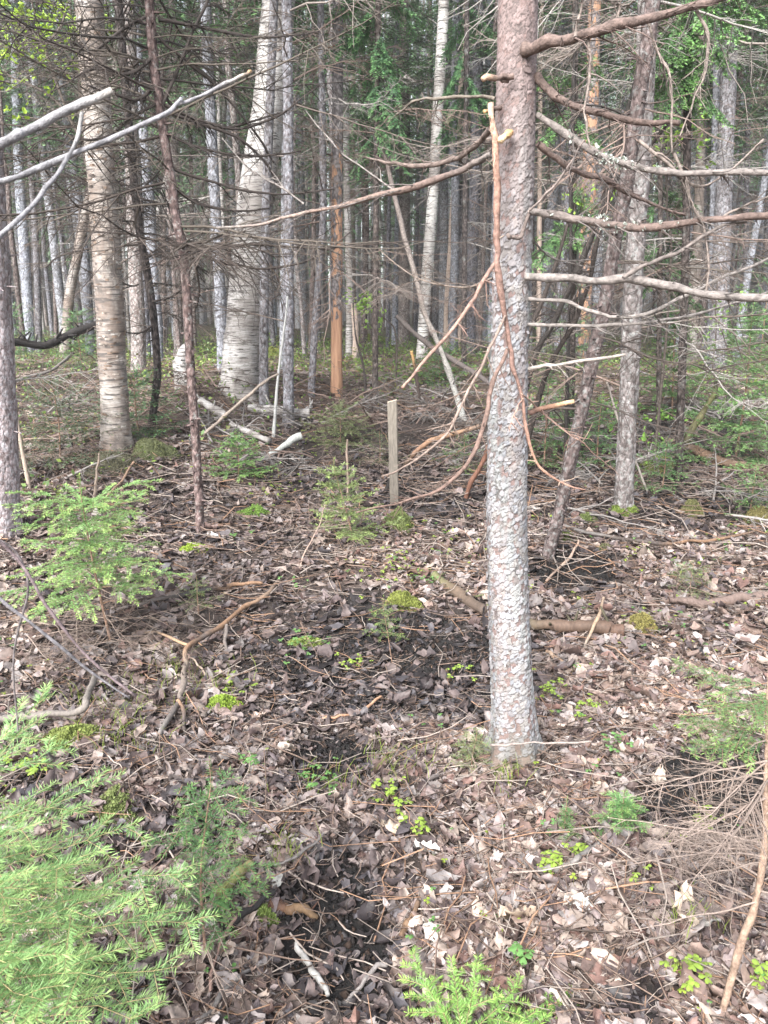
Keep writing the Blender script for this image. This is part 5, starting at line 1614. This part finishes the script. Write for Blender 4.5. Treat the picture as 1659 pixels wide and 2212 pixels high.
stick('fallen_branch', 'broken upright pale stick below the peeling birch', [(204, 1075), (208, 1030), (214, 978)], [.013, .012, .006], (.28, .22, .175), ys=(gy(204, 1075), gy(204, 1075)), spurs=2)
stick('fallen_branch', 'orange brown stick lying under the left birch mound', [(290, 1000), (262, 1040), (218, 1085)], [.010, .011, .008], (.30, .20, .14), (.05,), spurs=3)
stick('fallen_branch', 'rust coloured twig on the wet leaves below the hollow', [(690, 1555), (740, 1548), (790, 1532), (825, 1505)], [.003, .005, .006, .005], (.33, .19, .12), (.02,), spurs=3)
stick('fallen_branch', 'slim twig standing on its tip in the middle', [(640, 1240), (662, 1190), (690, 1135), (700, 1090)], [.005, .005, .004, .003], (.26, .19, .155), (0, .1, .22, .3), spurs=4)
stick('fallen_branch', 'thin dark twig lying across leaves right of the log', [(1502, 1335), (1540, 1400), (1580, 1470), (1592, 1495)], [.005, .005, .004, .003], (.20, .16, .14), (.02,), spurs=5)
stick('fallen_branch', 'grey twig beside the moss cushion at left', [(700, 1800), (640, 1850), (590, 1870)], [.004, .004, .003], GR, (.03,), spurs=6)
stick('fallen_branch', 'long brown twig in the lower left litter', [(560, 1950), (505, 1990), (470, 2060), (455, 2140)], [.004, .0045, .004, .004], (.25, .16, .13), (.03,), spurs=6)
stick('fallen_branch', 'thin white stick half under the bottom sprigs', [(1190, 2140), (1215, 2165), (1235, 2195)], [.005, .006, .005], (.50, .45, .38), (.02,), spurs=1)
stick('fallen_log', 'dark rotten log half buried at the right', [(1440, 1300), (1520, 1305), (1600, 1300), (1665, 1290)], [.02, .026, .026, .024], (.14, .10, .085), (.02,), cat='log', S=12, wob=.004)
stick('fallen_branch', 'mossy black snag rising in the right hollow', [(1480, 960), (1495, 930), (1530, 870), (1545, 850), (1548, 820)], [.03, .028, .026, .02, .012], [(.07, .062, .035), (.10, .095, .04), (.03, .027, .02)], ys=(6.9, 7.1), spurs=12)

# root tangle by the black cavity
g = ground(1500, 925)
t = thing('root_tangle', 'tangle of bare pale roots over the black cavity at right', 'roots', g)
for k in range(30):
    a = rng.uniform(0, 6.28)
    p0 = g + np.array([rng.normal(0, .3), rng.normal(0, .2), rng.uniform(.0, .28)])
    d = np.array([math.cos(a), .4 * math.sin(a), rng.uniform(-.2, .7)]) * rng.uniform(.15, .45)
    m = MB()
    tube1(m, [p0, p0 + d * .5 + rng.normal(0, .04, 3), p0 + d], [.014, .010, .005], 5, np.array([.22, .20, .185]) * rng.uniform(.3, 1.2), n=9, wob=.006, rng=rng)
    part('root', m.mesh('root', M_branch, g), t)

# big single leaves that catch the eye
BIG = [(615, 1628, .085, .8, (.52, .44, .37), 'large pale leaf lying flat beside the black hole'), (930, 2012, .075, 2.0, (.50, .45, .40), 'whitish crumpled leaf at the bottom middle'),
       (1478, 1975, .11, 1.3, (.50, .40, .31), 'long folded tan leaf near the bottom right'), (460, 1165, .09, .4, (.56, .50, .46), 'white crumpled leaf near the moss cushion'),
       (1250, 1965, .08, 2.6, (.52, .51, .49), 'silvery leaf below the kinked twig'), (600, 1915, .045, .9, (.30, .29, .27), 'grey curled leaf standing on the rotten wood'),
       (1345, 1560, .08, 1.8, (.48, .42, .38), 'broad pale leaf right of the flaky trunk foot'), (1530, 2000, .075, .3, (.48, .46, .43), 'pale spotted leaf by the right stem'),
       (1040, 1985, .09, 1.6, (.46, .37, .30), 'upright folded leaf above the bottom sprigs'), (920, 1850, .08, 2.8, (.54, .51, .48), 'white torn leaf in the middle bottom litter'),
       (1120, 1990, .11, .2, (.44, .34, .26), 'large rolled tan leaf in the bottom middle'), (850, 1790, .10, .7, (.47, .38, .30), 'big ochre leaf below the black hole'),
       (920, 2150, .06, 2.2, (.28, .26, .25), 'dark grey leaf left of the bottom sprigs'), (1390, 1280, .09, .5, (.50, .45, .39), 'pale leaf above the mossy log end'),
       (1290, 1700, .09, 2.9, (.46, .36, .29), 'tan leaf left of the dark pit'), (1170, 1700, .08, .1, (.44, .37, .32), 'tan leaf in front of the flaky trunk'),
       (1420, 1700, .09, 1.1, (.50, .42, .35), 'pale oval leaf at the rim of the dark pit'), (1480, 1185, .07, .6, (.50, .44, .40), 'pale leaf on the orange branch'),
       (1330, 2030, .08, 1.9, (.36, .28, .24), 'brown leaf in the lower right litter'), (700, 2100, .08, 1.0, (.17, .12, .11), 'dark wet leaf on the black soil'),
       (560, 1560, .08, 2.3, (.38, .29, .24), 'brown leaf cup above the big pale leaf'), (1440, 1215, .07, 2.0, (.54, .49, .45), 'whitish leaf right of the black mud')]
for px, py, L, yw, c, lab in BIG:
    g = ground(px, py)
    m = MB()
    leaves(m, np.array([g + [0, 0, .022]]), np.array([L]), np.random.default_rng(px), np.array([c]), 9, 7, .28, np.array([yw]), np.array([.42]))
    solo('dead_leaf', m.mesh('dead_leaf', M_litter, g), lab, 'leaf', g, 'large dead leaves')

# ------------------------------------------------------------------ young spruces
rng = np.random.default_rng(88)
gsap = 'young spruces on the forest floor'
b = ground(243, 1395)
sapling('light green young spruce with a brown stem and flat airy sprays', b, .80, .58, rng, 5, 6, (.15, .27, .09), (.31, .44, .13), (-.09, .02), .42, .0016, .018, .0030, .055, .009, 18, .22, .0, shrink=.35)
# the near one at the left edge
b = np.array([-.95, 1.34, float(ground_z(-.95, 1.34))])
t = thing('spruce_sapling', 'big bright green spruce sapling reaching in from the lower left', 'sapling', b, gsap)
m = MB()
tube1(m, [(0, 0, -.03), (.0, .01, .4), (.02, .02, .95)], [.011, .009, .004], 8, (.22, .15, .10), n=24, wob=.001, rng=rng)
part('stem', m.mesh('stem', M_branch, (0, 0, 0)), t)
for tx, ty, dep, zz in ((110, 1478, 1.62, .62), (262, 1672, 1.72, .55), (150, 1600, 1.85, .66), (60, 1560, 1.45, .60), (300, 1775, 1.62, .48), (418, 1872, 1.58, .42), (425, 1985, 1.52, .36), (385, 2095, 1.42, .28), (345, 2195, 1.33, .20), (205, 1850, 1.40, .46),
                        (120, 1990, 1.30, .40), (95, 2160, 1.22, .30), (250, 1960, 1.36, .38), (40, 1760, 1.30, .5), (230, 2100, 1.26, .27), (20, 1900, 1.2, .42), (60, 2060, 1.15, .30), (170, 1740, 1.55, .52), (150, 2230, 1.2, .2)):
    a = np.array([.015 * zz, .01, zz])
    e = at_depth(tx, ty, dep) - b
    L = float(np.linalg.norm(e - a))
    m = MB()
    foliage(m, spray(a, e - a, L, .10, .10, rng, .078, lat_f=.44, lmin=.06, ang=.8, start=.18), rng, .00125, .0205, .0019, (.165, .29, .105), (.29, .42, .145), (.36, .29, .15), wr=1.1)
    part('branch', m.mesh('branch', [M_needle, M_twig]), t)
b = ground(446, 2080)
sapling('thin sparse spruce sapling with drooping sprigs in the lower left', b, .50, .30, rng, 5, 4, (.08, .17, .06), (.17, .28, .08), (.03, .05), .35, .0013, .015, .0019, .05, .005, 10, .2, .02)
b = np.array([.165, 1.27, float(ground_z(.165, 1.27))])
t = thing('spruce_sapling', 'small fresh green spruce cut by the bottom edge', 'sapling', b, gsap)
m = MB()
tube1(m, [(0, 0, -.03), (.0, .0, .06), (.004, .004, .13)], [.004, .0035, .002], 6, (.30, .21, .12), n=10)
part('stem', m.mesh('stem', M_branch, (0, 0, 0)), t)
for tx, ty, dep, zz in ((888, 2062, 1.92, .09), (925, 2125, 1.84, .08), (975, 2075, 1.86, .12), (1035, 2068, 1.88, .13), (1132, 2118, 1.86, .12), (1240, 2148, 1.88, .10), (1190, 2200, 1.78, .09), (1090, 2210, 1.7, .11), (960, 2230, 1.72, .08)):
    a = np.array([.002, .002, zz])
    e = at_depth(tx, ty, dep) - b
    L = float(np.linalg.norm(e - a))
    m = MB()
    foliage(m, spray(a, e - a, L, .02, .04, rng, .05, lat_f=.36, lmin=.035, ang=.8, start=.35, sub=False), rng, .0010, .0160, .0019, (.16, .29, .07), (.30, .46, .10), (.36, .29, .15), wr=1.3)
    part('branch', m.mesh('branch', [M_needle, M_twig]), t)
b = ground(1340, 1800)
sapling('tiny round spruce seedling on pale leaves', b, .12, .13, rng, 4, 6, (.10, .21, .07), (.22, .36, .10), (0, 0), .2, .0010, .014, .0018, .05, .0025, 0, .1, .05, sub=False)
b = ground(1218, 1815)
sapling('tiny upright spruce seedling beside the round one', b, .115, .06, rng, 4, 4, (.07, .15, .05), (.15, .24, .07), (0, 0), .3, .0013, .012, .0017, .03, .002, 0, .2, .0)
b = ground(1015, 1665)
sapling('weak yellowish spruce seedling at the flaky trunk foot', b, .14, .14, rng, 3, 5, (.12, .18, .07), (.24, .31, .10), (.02, 0), .35, .0016, .012, .0012, .035, .003, 6, .1, .05)
b = ground(850, 1440)
sapling('thin leaning spruce seedling in the middle hollow', b, .30, .17, rng, 3, 4, (.10, .18, .06), (.26, .36, .09), (-.05, .02), .55, .0020, .014, .0015, .04, .003, 4, .1, .05)
b = ground(770, 1185)
sapling('feathery brown-green spruce in the hollow below the stake', b, .55, .42, rng, 5, 6, (.15, .20, .08), (.25, .33, .10), (-.15, .05), .25, .0025, .022, .0050, .06, .006, 14)
b = ground(515, 1035)
sapling('low bushy spruce on the left slope', b, .38, .45, rng, 5, 5, (.11, .22, .07), (.22, .36, .10), (0, 0), .2, .0035, .025, .0062, .07, .006, 4)
b = ground(735, 965)
sapling('dull brownish spruce under the orange snag', b, .42, .55, rng, 5, 6, (.14, .17, .08), (.19, .25, .10), (0, 0), .15, .004, .025, .0062, .07, .006, 12)
b = ground(1585, 1010)
sapling('broad young spruce at the right edge with soft green whorls', b, 1.35, .72, rng, 11, 7, (.11, .21, .08), (.21, .36, .12), (.0, 0), .08, .0045, .028, .0080, .075, .013, 4, group=gsap)
b = ground(1452, 905)
sapling('green young spruce standing behind the brown spruce', b, 1.25, .75, rng, 9, 7, (.10, .20, .07), (.18, .33, .10), (-.08, 0), .1, .005, .030, .0085, .08, .013, 4)
b = ground(300, 940)
sapling('dark green spruce tucked behind the peeling birch', b, .62, .75, rng, 6, 6, (.07, .15, .07), (.12, .24, .09), (0, 0), .1, .007, .030, .0085, .085, .01, 4)
b = ground(130, 1000)
sapling('dull grey-green spruce left of the peeling birch', b, .75, .8, rng, 7, 6, (.065, .095, .055), (.09, .13, .07), (0, 0), .1, .008, .030, .0085, .085, .01, 14)
b = ground(1175, 1010)
sapling('green spruce right behind the flaky trunk', b, .95, .62, rng, 8, 6, (.085, .18, .07), (.16, .29, .09), (0, 0), .1, .007, .028, .0080, .08, .01, 8)
b = ground(1290, 1000)
sapling('small green spruce behind the bent dead spruce', b, .6, .5, rng, 6, 6, (.085, .18, .07), (.16, .29, .09), (0, 0), .1, .007, .028, .0080, .08, .01, 6)
b = ground(1430, 1060)
sapling('low green spruce in the hollow beside the brown spruce', b, .4, .45, rng, 5, 5, (.085, .18, .07), (.16, .30, .09), (0, 0), .15, .006, .025, .0068, .08, .008, 6)
b = ground(1620, 1120)
sapling('drooping green spruce at the right edge below the split log', b, .35, .42, rng, 5, 5, (.07, .14, .05), (.15, .26, .08), (0, 0), .15, .006, .025, .0068, .08, .008, 4)
b = ground(1490, 1290)
sapling('sparse flat spruce sprig with brown twigs right of the mud', b, .18, .26, rng, 3, 5, (.10, .15, .06), (.17, .24, .08), (0, 0), .3, .003, .015, .002, .05, .004, 14)
b = ground(1000, 1010)
sapling('low green spruce between the stake and the flaky trunk', b, .3, .42, rng, 4, 5, (.07, .14, .05), (.15, .26, .07), (0, 0), .15, .007, .025, .0068, .08, .007, 10)
b = ground(820, 1005)
sapling('grey-brown twiggy spruce just left of the stake', b, .3, .4, rng, 4, 5, (.09, .11, .06), (.12, .16, .07), (0, 0), .2, .008, .025, .0068, .08, .006, 16)
b = ground(430, 1330)
sapling('thin green spruce sprig by the blackened branch', b, .2, .22, rng, 3, 4, (.10, .17, .06), (.22, .32, .09), (0, 0), .4, .003, .014, .0018, .05, .004, 8)
for px, py, H, R, lab in ((1100, 810, 1.2, .8, 'distant low spruce left of the flaky trunk at ground cover'), (1640, 800, 1.6, .9, 'distant young spruce at the right edge'), (950, 830, .5, .6, 'low dark spruce beneath the straight birch'), (30, 800, 1.0, .9, 'distant spruce behind the left edge trunk'),
                         (1230, 800, 1.3, .8, 'distant young spruce in the gap right of the flaky trunk'), (180, 800, .9, .8, 'far low spruce left of the peeling birch')):
    b = ground(px, py)
    sapling(lab, b, H, R, rng, 7, 6, (.085, .17, .075), (.15, .27, .09), (0, 0), .08, .011, .045, .013, .12, .012, 6, sub=False)

# right edge sapling with a leaning brown stem and dead lower twigs
b = ground(1556, 2190)
top = at_y(1662, 1440, b[1] + .05)
t = thing('spruce_sapling', 'leaning spruce sapling with dead grey twigs and a green top at right', 'sapling', b, gsap)
W = np.array([b - [0, 0, .03], at_y(1592, 2060, b[1]), at_y(1628, 1960, b[1]), at_y(1650, 1830, b[1] + .02), at_y(1655, 1660, b[1] + .03), top])
m = MB()
PS = tube1(m, W, [.008, .0085, .008, .007, .005, .003], 8, (.25, .175, .13), n=50, wob=.0008, rng=rng)
part('stem', m.mesh('stem', M_branch, b), t)
for k in range(11):
    f = rng.uniform(.84, .98)
    c = PS[int(f * 49)]
    az = [2.6, 3.1, 3.6, 4.2, 1.9, 2.9, 3.4, 5.2, .8, 3.0, 3.3][k]
    m = MB()
    foliage(m, spray(c - b, (math.cos(az), math.sin(az), .05), rng.uniform(.11, .19), .1, .1, rng, .03, lmin=.025), rng, .0013, .0125, .0013, (.09, .17, .06), (.21, .33, .09))
    part('branch', m.mesh('branch', [M_needle, M_twig]), t)
for k in range(20):
    f = rng.uniform(.42, .86)
    c = PS[int(f * 49)]
    az = rng.uniform(2.3, 4.3) if k < 16 else rng.uniform(0, 6.28)
    m = MB()
    dead_twigs(m, c - b, (math.cos(az), math.sin(az), rng.uniform(-.15, .15)), rng.uniform(.2, .42), rng, .0022, np.array([.235, .185, .158]) * rng.uniform(.7, 1.2), n1=12, droop=.15, tip=.05, lat=.4)
    part('dead_branch', m.mesh('dead_branch', M_twig), t)
# grey twiggy tangle by the pit
for lab, px, py, L, n_ in (('brittle grey twig bush hanging over the dark pit', 1640, 1880, .4, 9), ('dry brown needleless twig heap left of the light green spruce', 120, 1380, .5, 14), ('dry twig heap behind the forked branch', 330, 1400, .45, 10), ('brown twig tangle in the left hollow', 640, 1130, .5, 9), ('grey twig tangle in the right hollow', 1560, 1060, .6, 12), ('dead twiggy brushwood near the left edge spruce', 120, 900, .9, 12), ('brown brush below the stake', 900, 1060, .55, 10)):
    b = ground(px, py)
    t = thing('twig_bush', lab, 'dead bush', b, 'dead twig tangles')
    for k in range(n_):
        az = rng.uniform(0, 6.28)
        m = MB()
        p0 = np.array([rng.normal(0, L * .35), rng.normal(0, L * .25), rng.uniform(.01, .10)])
        dead_twigs(m, p0, (math.cos(az), math.sin(az), rng.uniform(-.05, .35)), L * rng.uniform(.5, 1.), rng, .003 + .002 * (py < 1100), np.array([.20, .155, .13]) * rng.uniform(.6, 1.2), n1=14, droop=.2, tip=.05)
        part('dead_branch', m.mesh('dead_branch', M_twig), t)

rb = np.random.default_rng(314)
BRUSH = [(40, 960), (110, 930), (170, 900), (60, 860), (150, 840), (210, 820), (20, 1010), (90, 1030), (330, 870), (370, 900), (300, 830), (450, 930), (500, 980), (560, 930), (640, 1020), (700, 1000), (690, 920), (780, 910), (820, 930), (940, 870), (980, 930), (1000, 980),
         (900, 900), (1120, 900), (1180, 950), (1220, 1000), (1270, 930), (1400, 960), (1420, 1010), (1530, 960), (1590, 1090), (1620, 1040), (1480, 880), (1640, 900), (1180, 1060), (760, 880), (600, 860), (440, 850)]
WHAT = ['by the left edge spruce', 'left of the peeling birch', 'under the dull grey-green spruce', 'behind the left edge spruce', 'beside the black fallen stem', 'close left of the peeling birch', 'at the foot of the left edge spruce', 'below the left edge spruce',
        'between peeling birch and slim dead spruce', 'by the slim dead spruce', 'behind the black stemmed spruce', 'right of the slim dead spruce', 'on the left slope', 'by the slim birch log', 'above the brown pit', 'in the middle hollow', 'behind the raised log', 'below the orange snag',
        'left of the stake', 'by the dark upright stem', 'right of the stake', 'behind the reaching dead branch', 'just behind the stake', 'behind the flaky trunk', 'right behind the flaky trunk', 'by the bent dead spruce', 'behind the bent dead spruce', 'right of the brown spruce',
        'in the hollow by the brown spruce', 'by the black cavity', 'below the split log', 'above the split log', 'behind the black cavity', 'by the broad young spruce', 'left of the bent dead spruce foot', 'at the foot of the orange snag', 'beside the shaggy birch log', 'beside the birch stump']
for (px, py), wh in zip(BRUSH, WHAT):
    b = ground(px, py)
    kind = rb.random()
    t = thing('twig_bush', ('dry grey brushwood ' if kind < .5 else 'dry brown brushwood ') + wh, 'dead bush', b, 'dry brushwood of the middle ground')
    tone = np.array([.17, .155, .145]) if kind < .5 else np.array([.135, .098, .082])
    for k in range(rb.integers(5, 9)):
        az = rb.uniform(0, 6.28)
        m = MB()
        p0 = np.array([rb.normal(0, .22), rb.normal(0, .2), rb.uniform(.0, .10)])
        dead_twigs(m, p0, (math.cos(az), math.sin(az), rb.uniform(.0, .8)), rb.uniform(.4, 1.05), rb, .0105, tone * rb.uniform(.5, 1.5), n1=14, droop=.25, tip=.05)
        part('dead_branch', m.mesh('dead_branch', M_twig), t)

# ------------------------------------------------------------------ bare grey tree just outside the left edge, its boughs reaching in
b = np.array([-.86, .95, float(ground_z(-.86, .95))])
bare = thing('bare_tree', 'close bare tree at the left whose smooth grey boughs cross the top left', 'tree', b)
m = MB()
tube1(m, [(0, 0, -.05), (.02, 0, .8), (-.01, .01, 1.6), (.02, .0, 2.4)], [.026, .022, .017, .010], 10, (.24, .22, .22), n=40, wob=.001, rng=rng)
part('trunk', m.mesh('trunk', M_branch), bare)
stem_at = lambda z: b + np.array([.0, 0, z])


def near(pts, deps, r, colr, z, tw=0, attach=True):
    W = [at_depth(px, py, d) for (px, py), d in zip(pts, np.interp(np.linspace(0, 1, len(pts)), np.linspace(0, 1, len(deps)), deps))]
    W = np.array(([stem_at(z)] if attach else []) + W)
    r = np.asarray(r) * .82
    m = MB()
    P = tube1(m, W, r, 10, colr, n=60, wob=.0005, rng=rng)
    for k in range(tw):
        i = rng.integers(15, 58)
        d = unit(rng.normal(0, 1, 3) + (P[min(59, i + 1)] - P[i]) * 60)
        tube1(m, [P[i], P[i] + d * rng.uniform(.01, .03)], [.002, .001], 5, np.asarray(colr)[0] if np.ndim(colr) == 2 else colr, n=4)
    o = part('branch', m.mesh('branch', M_branch, b), bare)
    return o


GY = (.215, .21, .222)
near([(-200, 400), (0, 310), (60, 282), (130, 245), (200, 213), (243, 199)], (1.0, 1.05), [.011, .0082, .0075, .007, .0062, .0055], [(.10, .095, .095), (.16, .155, .16), GY, (.25, .245, .25), (.42, .39, .36)], 1.72)
near([(-200, 450), (0, 393), (90, 362), (180, 325), (270, 286), (350, 250), (385, 222), (392, 212)], (1.05, 1.15), [.007, .0055, .005, .005, .0045, .003], [GY, GY, GY, (.27, .265, .28)], 1.62)
near([(385, 224), (440, 205), (500, 176), (532, 160), (541, 153)], (1.15, 1.2), [.0035, .0032, .003, .002], [GY, GY, (.27, .24, .21), (.36, .22, .11)], 1.74, attach=False)
near([(-150, 640), (0, 510), (60, 455), (100, 405), (140, 350), (165, 300), (178, 245)], (1.0, 1.1), [.005, .0042, .0038, .0035, .003], [GY, GY, GY, (.25, .24, .23)], 1.5)
near([(-200, 1080), (-60, 1130), (30, 1200), (110, 1320), (190, 1420), (290, 1505)], (1.15, 1.35), [.004, .0035, .003, .0025], [(.15, .115, .12), (.17, .13, .135)], 1.1)
near([(-200, 1150), (-80, 1230), (20, 1310), (120, 1390), (200, 1455), (280, 1508)], (1.15, 1.35), [.004, .0036, .003, .002], [(.18, .17, .18)], 1.0)
near([(-150, 1180), (0, 1170), (60, 1260), (30, 1420), (40, 1600)], (1.3, 1.5), [.003, .0025, .0022], [(.15, .13, .13)], .9)

# ------------------------------------------------------------------ young broad-leaved trees with fresh leaves
def leafy(label, pts_list, y, leaf_px, n, rng, r=.012, sz=.035, colr=(.36, .52, .07), stemc=(.08, .065, .055), group='saplings with fresh spring leaves'):
    p0 = at_y(*pts_list[0][0], y)
    g = np.array([p0[0], y, float(ground_z(p0[0], y))])
    t = thing('leafy_sapling', label, 'sapling', g, group)
    m = MB()
    first = np.array([[g[0], g[1], g[2] - .05]] + [at_y(px, py, y) for px, py in pts_list[0]])
    tube1(m, first, [r * 1.3, r, r * .7, r * .4], 7, stemc, n=40, wob=.003, rng=rng)
    part('trunk', m.mesh('trunk', M_branch, g), t)
    for pl in pts_list[1:]:
        m = MB()
        W = np.array([at_y(px, py, y + .12 * i) for i, (px, py) in enumerate(pl)])
        tube1(m, W, [r * .6, r * .45, r * .25], 6, stemc, n=24, wob=.003, rng=rng)
        dead_twigs(m, None, None, 1, rng, r * .4, np.asarray(stemc), n1=14, lat=.3, axis=W)
        part('branch', m.mesh('branch', M_branch, g), t)
    ctr = []
    for cx, cy, sx, sy, k in leaf_px:
        for _ in range(k):
            ctr.append(at_y(cx + rng.normal(0, sx), cy + rng.normal(0, sy), y + rng.normal(0, .3)))
    # small sprigs of four leaves
    ctr = np.repeat(np.array(ctr), 4, 0) + rng.normal(0, sz * .6, (len(ctr) * 4, 3))
    m = MB()
    leaves(m, ctr, rng.uniform(.6, 1.2, len(ctr)) * sz, rng, np.array(colr) * rng.uniform(.7, 1.2, (len(ctr), 1)), 4, 3, .6)
    part('foliage', m.mesh('foliage', M_leafgreen, g), t)


leafy('leafy young tree with yellow-green leaves in the top left corner', [[(232, 880), (216, 560), (205, 380), (150, 250), (95, 100), (60, -40)], [(95, 100), (130, 60), (150, 0)], [(150, 250), (100, 200), (30, 170), (0, 140)], [(190, 340), (120, 270), (40, 250)], [(95, 100), (40, 50), (0, 30)]], 7.4,
      [(40, 40, 50, 35, 30), (120, 55, 60, 35, 24), (30, 130, 35, 40, 14), (90, 170, 50, 40, 10), (230, 30, 30, 25, 8), (40, 250, 30, 30, 4), (120, 95, 50, 40, 14)], 60, rng, .022, .055)
leafy('slim sapling with bright leaves behind the stake', [[(855, 720), (830, 690), (800, 670)], [(830, 690), (790, 650), (770, 655)], [(830, 690), (820, 650), (800, 640)]], 11, [(790, 660, 14, 10, 12), (820, 690, 14, 12, 9), (800, 640, 15, 8, 7), (770, 655, 12, 8, 6)], 30, rng, .012, .055, (.30, .50, .09))
leafy('leafy sapling with light green leaves right of the dark leaning stems', [[(1450, 600), (1440, 420), (1445, 280)], [(1440, 400), (1480, 320), (1500, 290)], [(1440, 420), (1400, 380), (1370, 350)]], 7.2, [(1490, 280, 22, 14, 10), (1440, 300, 20, 14, 8), (1400, 345, 30, 18, 6), (1260, 440, 30, 25, 9), (1300, 420, 30, 25, 6), (1520, 330, 25, 20, 4)], 30, rng, .012, .042, (.30, .47, .08))
leafy('thin sapling with pale leaves in the right middle distance', [[(1545, 740), (1548, 640), (1552, 560)], [(1548, 640), (1580, 620), (1600, 600)]], 10, [(1560, 680, 18, 18, 8), (1540, 730, 18, 18, 6), (1585, 640, 18, 14, 6)], 20, rng, .010, .055, (.24, .40, .10))
leafy('low leafy shoots beside the black cavity', [[(1370, 900), (1378, 860), (1385, 840)], [(1378, 870), (1400, 850), (1415, 845)]], 7.5, [(1395, 905, 25, 25, 12), (1350, 880, 20, 30, 8), (1385, 960, 28, 20, 10), (1560, 870, 20, 20, 5)], 20, rng, .008, .05, (.22, .40, .08))

# green spruce boughs hanging in the upper right, on a tree standing beyond the flaky spruce
def bough_tree(label, px, py, w, boughs, y, rng, old, new):
    g, P, R = px_trunk([(px, py), (px + 2, 500), (px + 6, 100)], w, 12, .5, 40, y)
    t = thing('spruce_tree', label, 'tree', g, 'spruces with green boughs')
    part('trunk', trunk_mesh(P - g, R, 16, rng, M_dark, .05, stubs=30), t)
    boughs = list(boughs) + [(a_, b_ + rng.uniform(-30, 30), c_ + rng.uniform(-40, 40), d_ + rng.uniform(-35, 35), e_ + rng.uniform(-.3, .3)) for a_, b_, c_, d_, e_ in boughs]
    for bx, by, ex, ey, dy in boughs:
        a = at_y(bx, by, y); e = at_y(ex, ey, y + dy)
        L = float(np.linalg.norm(e - a))
        m = MB()
        foliage(m, spray(a - g, e - a, L, .12, .0, rng, .05 * max(1, y / 8), lat_f=.46, lmin=.06), rng, .004 * max(1, y / 7), .026 * max(1, y / 7), .0085 * max(1, y / 7), old, new, (.10, .08, .07), wr=1.5)
        part('branch', m.mesh('branch', [M_needle, M_twig]), t)
    hang_branches(t, P, R, g, rng, DEAD_POOL, 12, g[2] + .9, g[2] + 3.6, .6, 1.2)


gA, gN = (.09, .19, .07), (.20, .38, .11)
bough_tree('spruce with fresh green boughs hanging in the upper right', 1480, 900, 17, [(1484, -30, 1560, 90, -.4), (1484, 20, 1400, 150, -.5), (1484, 60, 1580, 150, -.3), (1484, 90, 1420, 230, -.4), (1484, 120, 1530, 240, .2), (1484, 0, 1620, 60, -.2), (1484, 180, 1590, 260, -.3), (1484, 150, 1440, 200, .3), (1484, -60, 1650, 20, 0), (1484, -80, 1400, 60, .2)], 6.4, rng, gA, gN)
bough_tree('spruce whose drooping green boughs show between the leaning dead stems', 1236, 950, 14, [(1240, 220, 1180, 300, -.2), (1240, 160, 1200, 200, .2), (1240, 400, 1300, 460, -.3), (1240, 470, 1180, 540, -.3), (1240, 520, 1190, 500, .1), (1240, 260, 1320, 330, -.2), (1240, 560, 1290, 420, -.2), (1240, 100, 1310, 170, .2)], 7.4, rng, gA, gN)
bough_tree('slim spruce with dark green sprays in the top middle', 810, 850, 13, [(812, 0, 760, 110, 0), (812, 60, 860, 190, 0), (812, 110, 750, 210, .3), (812, -40, 900, 60, .2), (812, 170, 840, 300, -.2), (812, 250, 880, 360, -.3), (812, -60, 700, 40, .3), (812, 300, 770, 380, 0), (812, 40, 700, 130, 0), (812, 200, 760, 290, .2)], 9.5, rng, (.085, .19, .085), (.15, .30, .11))
bough_tree('spruce with green sprays behind the straight birch', 1002, 800, 12, [(1004, 100, 960, 230, 0), (1004, 150, 1040, 260, 0), (1004, 40, 950, 130, .2), (1004, 200, 940, 300, 0), (1004, 230, 1050, 240, -.2), (1004, 0, 1060, 90, .2)], 12.5, rng, (.085, .19, .085), (.15, .30, .11))
bough_tree('young spruce with light green tiers right of the brown spruce', 1424, 930, 11, [(1426, 430, 1360, 500, 0), (1426, 470, 1500, 540, 0), (1426, 520, 1370, 590, 0), (1426, 540, 1490, 600, -.2), (1426, 590, 1500, 650, .1), (1426, 590, 1380, 640, 0), (1426, 400, 1480, 460, .2), (1426, 660, 1490, 720, .1)], 8.2, rng, (.055, .12, .045), (.11, .22, .07))

# ------------------------------------------------------------------ thin haze volume, added to pale the far wood
m = MB()
x0, x1, y0, y1, z0, z1 = -160, 160, -14, 170, -2.0, 34
Vh = np.array([(x, y, z) for z in (z0, z1) for y in (y0, y1) for x in (x0, x1)], float)
m.add(Vh, np.array([(0, 2, 3, 1), (4, 5, 7, 6), (0, 1, 5, 4), (2, 6, 7, 3), (0, 4, 6, 2), (1, 3, 7, 5)]), (1, 1, 1))
M_haze = bpy.data.materials.new('haze')
M_haze.use_nodes = True
nt = M_haze.node_tree
nt.nodes.clear()
pv = nt.nodes.new('ShaderNodeVolumePrincipled')
pv.inputs['Color'].default_value = (.93, .96, 1, 1)
pv.inputs['Density'].default_value = .0011
mo = nt.nodes.new('ShaderNodeOutputMaterial')
nt.links.new(pv.outputs[0], mo.inputs['Volume'])
stuff('haze', m.mesh('haze', M_haze, smooth=False), 'stuff')
scene.cycles.volume_bounces = 1
